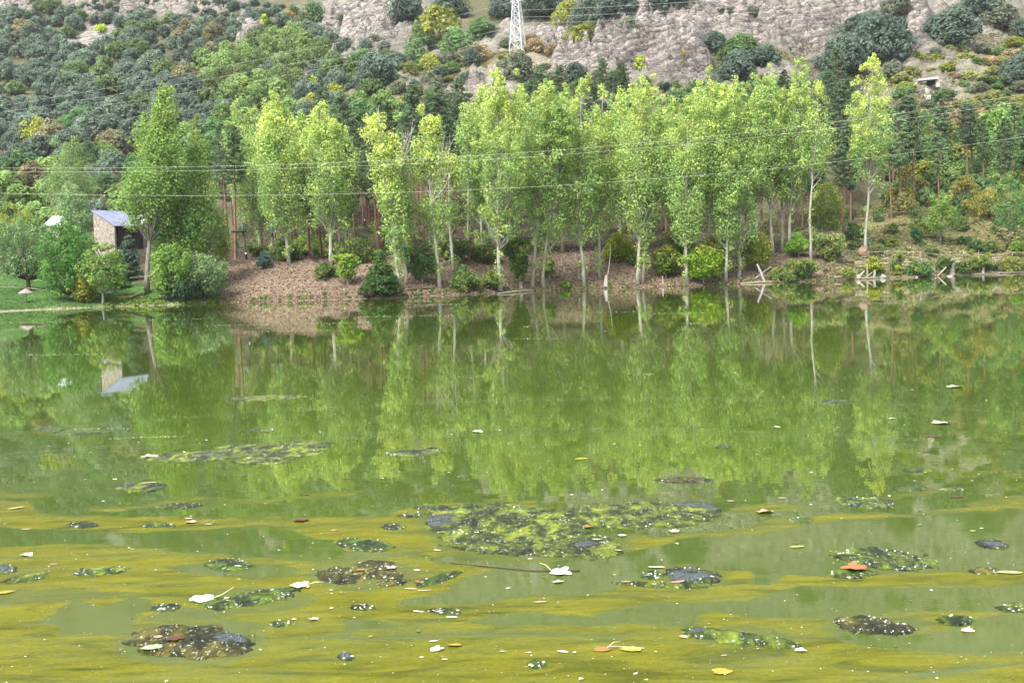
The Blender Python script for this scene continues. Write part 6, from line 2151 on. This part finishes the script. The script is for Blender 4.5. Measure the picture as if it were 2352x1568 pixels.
for i, (bl, colr, nb, slate, lab) in enumerate(MATS):
    cx, cy = bl[0][:2]
    o0 = water_at(np.array(float(cx)), np.array(float(cy)))
    e = empty('algae_mat', o0, lab, 'algae', 'algae mats floating on the pond')
    off = np.array(o0)

    def done(mb, name, mat, smooth=True):
        for k in range(len(mb.v)):
            mb.v[k] = mb.v[k] - off
        return mb.build(name, mat, e, smooth)
    for j, (x, y, rx, ry, rot) in enumerate(bl):
        mb = MB()
        blob(mb, x, y, rx, ry, i * 13 + j * 5 + 1, .022 if rx > 30 else .014, rot, 9 if rx > 60 else 6, 60 if rx > 60 else 36)
        for k in range(int(rx / 9)):                      # crumbs along the ragged edge
            a = rg.uniform(0, 6.28)
            f = rg.uniform(.95, 1.25)
            xx = rx * f * math.cos(a)
            blob(mb, x + xx, y + ry * f * math.sin(a) + xx * math.tan(rot), rg.uniform(2, 7), rg.uniform(.8, 1.8), i * 40 + k, .012, 0, 3, 10)
        o = done(mb, 'mat', ALGAE)
        o.color = (*(np.array(colr) * rg.uniform(.85, 1.15)), 1)
    for (x, y, rx, ry) in slate:
        mb = MB()
        blob(mb, x, y, rx, ry, i * 7 + 90, .028, 0, 10, 48)
        done(mb, 'wet_patch', SLATE)
        mb = MB()
        bubbles(mb, x, y, rx * .9, ry * .9, int(rx * 1.6), .004, .011, rg, 0, .018)
        done(mb, 'gas_bubbles', SLATE)['kind'] = 'stuff'
    mb = MB()
    tot = sum(b_[2] * b_[3] for b_ in bl)
    for (x, y, rx, ry, rot) in bl:
        bubbles(mb, x, y, rx, ry, max(2, int(nb * .5 * rx * ry / tot)), .002, .011 if y > 1100 else .014, rg, rot, .012)
    done(mb, 'foam_bubbles', BUB)['kind'] = 'stuff'

# ------------------------------------------------------------------ floating leaves
m, n, l, out = new_mat('fallen_leaf')
oi = n.new('ShaderNodeObjectInfo')
tc = n.new('ShaderNodeTexCoord')
fn = noise_node(n, l, tc.outputs['Object'], 14, 5, .65)
cv = ramp(n, l, fn, [(.3, (.7, .66, .6)), (.62, (1.05, 1.05, 1.05))])
cl = mixc(n, l, 1.0, oi.outputs['Color'], cv, 'MULTIPLY')
p = n.new('ShaderNodeBsdfPrincipled')
p.inputs['Roughness'].default_value = .42
l.new(cl, p.inputs['Base Color'])
b = n.new('ShaderNodeBump')
b.inputs['Strength'].default_value = .4
b.inputs['Distance'].default_value = .01
l.new(fn, b.inputs['Height'])
l.new(b.outputs[0], p.inputs['Normal'])
l.new(p.outputs[0], out.inputs['Surface'])
LEAFLET = m
CR, WH, PK, YE, OG, BR, RD, SA, GW = (.58, .52, .36), (.66, .64, .55), (.46, .33, .26), (.36, .29, .04), (.30, .16, .05), (.13, .06, .03), (.11, .035, .025), (.46, .27, .18), (.30, .36, .23)
LEAVES = [
    (37, 1167, 40, 'oval', CR, 0, 'long creamy leaf on the uppermost scum band at the left edge'),
    (59, 1216, 20, 'oval', PK, 0, 'small pink leaf on the left dark water below the creamy one'),
    (10, 1361, 44, 'round', YE, 0, 'yellow leaf cut by the left edge'),
    (123, 1296, 20, 'oval', PK, 0, 'pinkish leaf on the left scum between two dark pads'),
    (462, 1377, 62, 'maple', WH, 1, 'big white leaf with long raised stalk at the lower left'),
    (686, 1347, 50, 'maple', CR, 1, 'curled cream leaf with upright stalk right of the big white one'),
    (433, 1191, 24, 'oval', CR, 0, 'cream leaf on the upper left scum band near the foamy pads'),
    (440, 1200, 28, 'maple', PK, 0, 'crumpled pinkish leaf just below the cream one on the left band'),
    (479, 1204, 18, 'oval', WH, 0, 'small white leaf right of the crumpled pinkish one'),
    (694, 1196, 38, 'maple', RD, 0, 'reddish brown curled leaf on the left scum band edge'),
    (767, 1218, 20, 'oval', PK, 0, 'pale pink leaf between the reddish curled one and the huge raft'),
    (762, 1356, 12, 'round', WH, 0, 'round white fleck of leaf right of the curled cream leaf'),
    (761, 1397, 12, 'round', WH, 0, 'lower round white fleck left of the small foamy pad'),
    (722, 1423, 28, 'maple', PK, 0, 'torn salmon leaf right of the green tuft at the lower left'),
    (675, 1423, 13, 'round', WH, 0, 'small white leaf between green tuft and torn salmon leaf'),
    (364, 1468, 27, 'round', SA, 0, 'round pink leaf lying on the oval dark raft'),
    (400, 1473, 42, 'maple', RD, 0, 'glossy dark red leaf next to the round pink one'),
    (353, 1492, 58, 'round', GW, 0, 'wet leaf coloured with greenish white sheen on the lower left of the oval raft'),  # the whitish sheen is put into the leaf colour
    (547, 1304, 20, 'oval', WH, 0, 'white leaf tip on the wedge-shaped foamy pad'),
    (1004, 1264, 20, 'oval', WH, 0, 'white leaf below the left end of the huge raft'),
    (957, 1310, 18, 'round', WH, 0, 'round white leaf right of the brownish algae group'),
    (944, 1353, 32, 'oval', CR, 0, 'cream-yellow leaf below the slanting weed streak'),
    (962, 1337, 24, 'maple', OG, 0, 'sunken orange leaf beside the cream-yellow one'),
    (900, 1304, 28, 'maple', (.5, .42, .42), 0, 'lilac grey crumpled leaf on the brownish algae group'),
    (831, 1313, 36, 'oval', OG, 0, 'rusty orange leaf on the brownish algae group'),
    (1285, 1316, 52, 'maple', WH, 1, 'white lobed leaf with stalk at the end of the twig'),
    (1281, 1337, 26, 'maple', WH, 0, 'white torn leaf piece below the white lobed leaf'),
    (1241, 1383, 32, 'oval', PK, 0, 'pink oval leaf in the middle of the lower scum'),
    (961, 1405, 32, 'oval', WH, 0, 'slim white leaf left of the foamy dark sliver'),
    (1038, 1418, 32, 'oval', WH, 0, 'white oval leaf below the foamy dark sliver'),
    (1350, 1214, 24, 'maple', OG, 0, 'orange leaf in the centre of the huge raft'),
    (1046, 1482, 42, 'round', YE, 0, 'half-sunken yellow leaf at the bottom centre'),
    (1381, 1492, 50, 'round', OG, 1, 'orange-brown leaf with long stalk at the bottom, left of the pair'),
    (1453, 1492, 60, 'round', (.34, .33, .05), 0, 'sunken olive-yellow round leaf, right of the pair at the bottom'),
    (1292, 1497, 30, 'oval', WH, 0, 'white leaf at the bottom left of the orange-brown one'),
    (1320, 1499, 11, 'round', WH, 0, 'tiny white leaf just right of the white one at the bottom'),
    (1154, 1497, 18, 'oval', WH, 0, 'lone small white leaf at the bottom centre'),
    (996, 1473, 22, 'oval', WH, 0, 'white leaf above left of the half-sunken yellow one'),
    (1001, 1493, 32, 'maple', WH, 0, 'ragged white leaf below left of the half-sunken yellow one'),
    (1021, 1515, 16, 'oval', WH, 0, 'lowest small white leaf near the bottom centre'),
    (1508, 1303, 44, 'oval', CR, 0, 'yellowish slim leaf above the small whitish pad'),
    (1439, 1341, 24, 'oval', PK, 0, 'pinkish white leaf left of the salmon one'),
    (1557, 1341, 40, 'oval', SA, 0, 'salmon leaf under the dark bluish mat'),
    (1370, 1243, 22, 'oval', WH, 0, 'white leaf on the lower right part of the huge raft'),
    (1428, 1231, 20, 'maple', WH, 0, 'white crumpled leaf right of centre on the huge raft'),
    (1550, 1221, 26, 'maple', CR, 0, 'cream leaf below the right end of the huge raft'),
    (1755, 1177, 42, 'maple', (.5, .32, .2), 0, 'tan curled leaf right of the huge raft'),
    (1797, 1144, 20, 'oval', WH, 0, 'white slim leaf above the tan curled one'),
    (1678, 1151, 18, 'oval', WH, 0, 'white slim leaf above the right end of the huge raft'),
    (2197, 1142, 34, 'oval', RD, 0, 'dark red-brown leaf right of the upper right algae mat'),
    (2111, 1206, 13, 'oval', CR, 0, 'tiny cream leaf on the right dark water'),
    (1966, 1312, 60, 'maple', (.30, .12, .05), 0, 'curled brown leaf lying on the small algae pad at right'),
    (2316, 1315, 66, 'oval', (.62, .5, .2), 0, 'large straw-yellow leaf near the right edge'),
    (2224, 1448, 38, 'round', CR, 0, 'cream rounded leaf below the small oval green pad'),
    (1656, 1543, 58, 'round', YE, 0, 'yellow leaf with pale middle sunk at the bottom right'),
    (1572, 1463, 26, 'round', PK, 0, 'pinkish white leaf at the left tip of the long bent strip'),
    (1837, 1495, 28, 'maple', WH, 0, 'white leaf at the right tip of the long bent strip'),
    (1663, 1506, 18, 'oval', PK, 0, 'small pinkish leaf under the long bent strip'),
    (1831, 1256, 38, 'oval', (.36, .38, .08), 0, 'olive-yellow slim leaf left of the mossy mat'),
    (1335, 1054, 36, 'oval', (.55, .40, .04), 0, 'golden yellow leaf alone in the middle water'),
    (2190, 889, 36, 'maple', CR, 0, 'far cream curled leaf in the right water'),
    (2163, 973, 42, 'maple', CR, 0, 'cream leaf with scum rim in the right middle water'),
    (1095, 992, 26, 'maple', WH, 0, 'white leaf alone in the upper middle water'),
    (2145, 1003, 40, 'oval', RD, 0, 'thin red-brown leaf below the cream one at right'),
    (178, 836, 14, 'oval', YE, 0, 'far yellow leaf near the house reflection'),
    (1785, 982, 20, 'maple', PK, 0, 'pink leaf in the right middle water'),
    (340, 1112, 42, 'oval', PK, 0, 'pink leaf on the thin left algae mat'),
    (1213, 918, 16, 'oval', PK, 0, 'far small pink leaf in the centre water'),
    (990, 1030, 26, 'maple', RD, 0, 'reddish leaf on the thin mat in the middle water'),
    (1100, 885, 14, 'oval', OG, 0, 'far small orange leaf left of centre'),
    (60, 1275, 30, 'maple', WH, 0, 'white foamy leaf at the left edge of the scum'),
    (346, 1050, 40, 'maple', CR, 0, 'cream crumpled leaf at the left tip of the wide thin raft'),
    (700, 1135, 26, 'oval', PK, 0, 'thin pink leaf near the left end of the scum line'),
    (1420, 1268, 20, 'oval', CR, 0, 'cream leaf fragment at the lower edge of the huge raft'),
]


def leaf_mesh(shape, seed, L, stem):
    r = np.random.default_rng(seed)
    nth = 44
    th = np.linspace(0, 2 * math.pi, nth, endpoint=False)
    if shape == 'maple':
        R = .58 + .42 * np.abs(np.cos(th * 2.5)) ** 1.1 * (.7 + .3 * np.cos(th)) + .04 * np.sin(th * 11 + seed)
        ax = .9
    elif shape == 'round':
        R = .84 + .26 * np.exp(-((((th + math.pi) % (2 * math.pi)) - math.pi) / .35) ** 2) - .22 * np.exp(-((th - math.pi) / .22) ** 2) + .035 * np.sin(th * 9) + .03 * np.sin(th * 13 + 1)
        ax = .82
    else:
        R = 1 - .15 * np.abs(np.sin(th)) + .03 * np.sin(th * 7)
        ax = .42
    R = R * (1 + .10 * (vnoise(np.cos(th) * 3 + seed, np.sin(th) * 3, seed) - .5))
    V = []
    c1, c2 = r.uniform(.0, .3), r.uniform(-.1, .16)
    if shape != 'maple':
        c1, c2 = c1 * .12, c2 * .2
    for f in (.003, .35, .7, 1.0):
        x = R * f * np.cos(th) * L / 2
        y = R * f * np.sin(th) * L / 2 * ax
        z = .006 + c1 * (y ** 2) / L * 2 + c2 * (x ** 2) / L + (.05 if shape == 'maple' else .012) * L * (f ** 2) * (vnoise(np.cos(th) * 2 + seed, np.sin(th) * 2, seed + 1))
        V.append(np.stack([x, y, np.maximum(z, .004)], 1))
    V = np.concatenate(V)
    Q = [(i * nth + j, (i + 1) * nth + j, (i + 1) * nth + (j + 1) % nth, i * nth + (j + 1) % nth) for i in range(3) for j in range(nth)]
    V2 = V.copy()
    V2[:, 2] -= .0012
    mb = MB()
    mb.add(V, Q)
    mb.add(V2, [k[::-1] for k in Q])
    return mb


for i, (x, y, w, shp, colr, stem, lab) in enumerate(LEAVES):
    P = water_at(np.array(float(x)), np.array(float(y)))
    L = w * P[1] / F * (1.2 if shp == 'maple' else .95)
    mb = leaf_mesh(shp, 500 + i, L, stem)
    o = mb.build('floating_leaf', LEAFLET)
    on_mat = any(((x - b_[0]) / b_[2]) ** 2 + ((y - b_[1]) / b_[3]) ** 2 < 1.1 for t_ in MATS for b_ in t_[0])
    o.location = (P[0], P[1], .02 if on_mat else .002)
    tl = 0 if on_mat else 1
    o.rotation_euler = (float(rg.normal(0, .06)) * tl, float(rg.normal(0, .04)) * tl, float(rg.uniform(-.5, .5)) + (3.14 if i % 2 and not stem else 0))
    o.color = (*colr, 1)
    tag(o, lab, 'leaf', 'fallen leaves floating on the pond')
    if stem:
        mb = MB()
        sx = 1 if i != 25 else -1
        mb.tube([(L * .3 * sx, 0, .012), (L * .62 * sx, L * .22, .05), (L * .95 * sx, L * .35, .12 if i == 4 else .05)], [.006, .005, .004], 6)
        s_ = mb.build('stalk', LEAFLET, o)
        s_.color = (.5, .46, .2, 1)

# sunken twig and small floating sticks
for k, (pts, r, lab) in enumerate([([(1036, 1293), (1120, 1301), (1211, 1310), (1280, 1312), (1332, 1311)], .008, 'long dark twig floating left of the white lobed leaf'),
                                   ([(1395, 1486), (1430, 1487), (1480, 1490)], .005, 'thin leaf stalk lying across the two bottom leaves'),
                                   ([(960, 1357), (990, 1357)], .006, 'short straw beside the cream-yellow leaf'),
                                   ([(540, 1601), (562, 1605)], .006, 'short stick')]):
    if lab == 'short stick':
        continue
    P = np.array([water_at(np.array(float(a)), np.array(float(b_))) for a, b_ in pts])
    o0 = P[0].copy()
    P = P - o0
    P[:, 2] = .008
    mb = MB()
    mb.tube(P, r, 6)
    o = mb.build('twig', BARK_DARK if k == 0 else WOOD_PALE)
    o.location = o0
    tag(o, lab, 'twig')

# ------------------------------------------------------------------ specks of foam and pollen
FLECK = leaf_mat('fleck', 0, .4, .4)
mb = MB()
N_ = 5200
fpx, fpy = rg.uniform(-30, 2380, N_), 700 + 880 * rg.uniform(0, 1, N_) ** .62
W_ = water_at(fpx, fpy)
sf = scum_field(W_[:, 0], W_[:, 1])
cl_ = fbm(W_[:, 0] * .8, W_[:, 1] * 2.0, 401)
keep = rg.uniform(0, 1, N_) < np.where(fpy > 1100, .18 + .62 * sf, .22) * np.clip((cl_ - .3) * 3, .15, 1.6)
W_, fpy = W_[keep], fpy[keep]
sz = rg.lognormal(0, .5, len(W_)) * np.where(fpy > 1100, 1.9, 2.2) * W_[:, 1] / F
W_[:, 2] = .006
leaf_quads(mb, W_, np.array([0, 0, 1.0]) + rg.normal(size=W_.shape) * .04, 1.0, .9, rg, np.ones_like(W_) * .7, gain=1.0)
V = mb.v[0].reshape(-1, 4, 3)
ctr = W_[:, None]
mb.v[0] = (ctr + (V - ctr) * sz[:, None, None]).reshape(-1, 3)
mb.v[0][:, 2] = np.maximum(mb.v[0][:, 2], .004)
LINES = [(821, 1063, 728, -.02), (718, 862, 743, -.02), (496, 647, 747, -.01), (1353, 1464, 719, -.03), (1722, 1836, 677, -.02), (1010, 1060, 727, 0), (560, 760, 762, -.02), (60, 240, 815, -.01), (1180, 1290, 778, 0), (1050, 1110, 866, -.03), (250, 430, 1007, -.03), (1500, 1620, 720, -.02), (1200, 1260, 750, -.02),
         (1560, 1640, 742, 0), (330, 470, 735, -.02), (980, 1060, 700, -.02), (1900, 2060, 690, -.02), (2200, 2340, 668, -.02), (20, 150, 742, -.01), (1440, 1500, 860, 0), (170, 300, 986, -.02)]
for (xa, xb, y, sl) in LINES:
    c = int((xb - xa) * .7)
    x = rg.uniform(xa, xb, c)
    P = water_at(x, y + (x - xa) * sl + rg.normal(0, .9, c))
    s = rg.lognormal(0, .4, c) * 2.2 * P[:, 1] / F
    P[:, 2] = .008
    k = MB()
    leaf_quads(k, P, np.array([0, 0, 1.0]) + np.zeros_like(P), 1.0, .9, rg, np.ones_like(P) * np.array((.62, .62, .45)), gain=1.0)
    V = k.v[0].reshape(-1, 4, 3)
    mb.add((P[:, None] + (V - P[:, None]) * s[:, None, None]).reshape(-1, 3), k.q[0], 0, k.c[0])
for (colr_, cnt) in (((.55, .42, .34), 90), ((.72, .70, .6), 130), ((.22, .14, .07), 60), ((.10, .12, .04), 120), ((.40, .36, .08), 60)):
    x, y = rg.uniform(-20, 2370, cnt), 820 + 750 * rg.uniform(0, 1, cnt) ** .7
    P = water_at(x, y)
    s = rg.lognormal(0, .45, cnt) * 5.5 * P[:, 1] / F
    P[:, 2] = .006
    k = MB()
    leaf_quads(k, P, np.array([0, 0, 1.0]) + np.zeros_like(P), 1.0, .6, rg, np.ones_like(P) * np.array(colr_), gain=1.0)
    V = k.v[0].reshape(-1, 4, 3)
    VV = (P[:, None] + (V - P[:, None]) * s[:, None, None]).reshape(-1, 3)
    VV[:, 2] = .005 + rg.uniform(0, .004, len(VV))
    mb.add(VV, k.q[0], 0, k.c[0])
tag(mb.build('foam_specks', FLECK, None, False), 'white specks of foam and pollen dotted over the pond surface', None, None, 'stuff')

# ------------------------------------------------------------------ thin valley haze
m, n, l, out = new_mat('valley_haze')
pv = n.new('ShaderNodeVolumePrincipled')
pv.inputs['Color'].default_value = (0.86, 0.92, 1.0, 1)
pv.inputs['Density'].default_value = 0.00008
pv.inputs['Anisotropy'].default_value = 0.2
l.new(pv.outputs[0], out.inputs['Volume'])
mb = MB()
mb.box((0, 560, 218), (3400, 1500, 446))
hz = mb.build('haze', m, None, False)
tag(hz, 'thin pale haze filling the valley air', None, None, 'stuff')
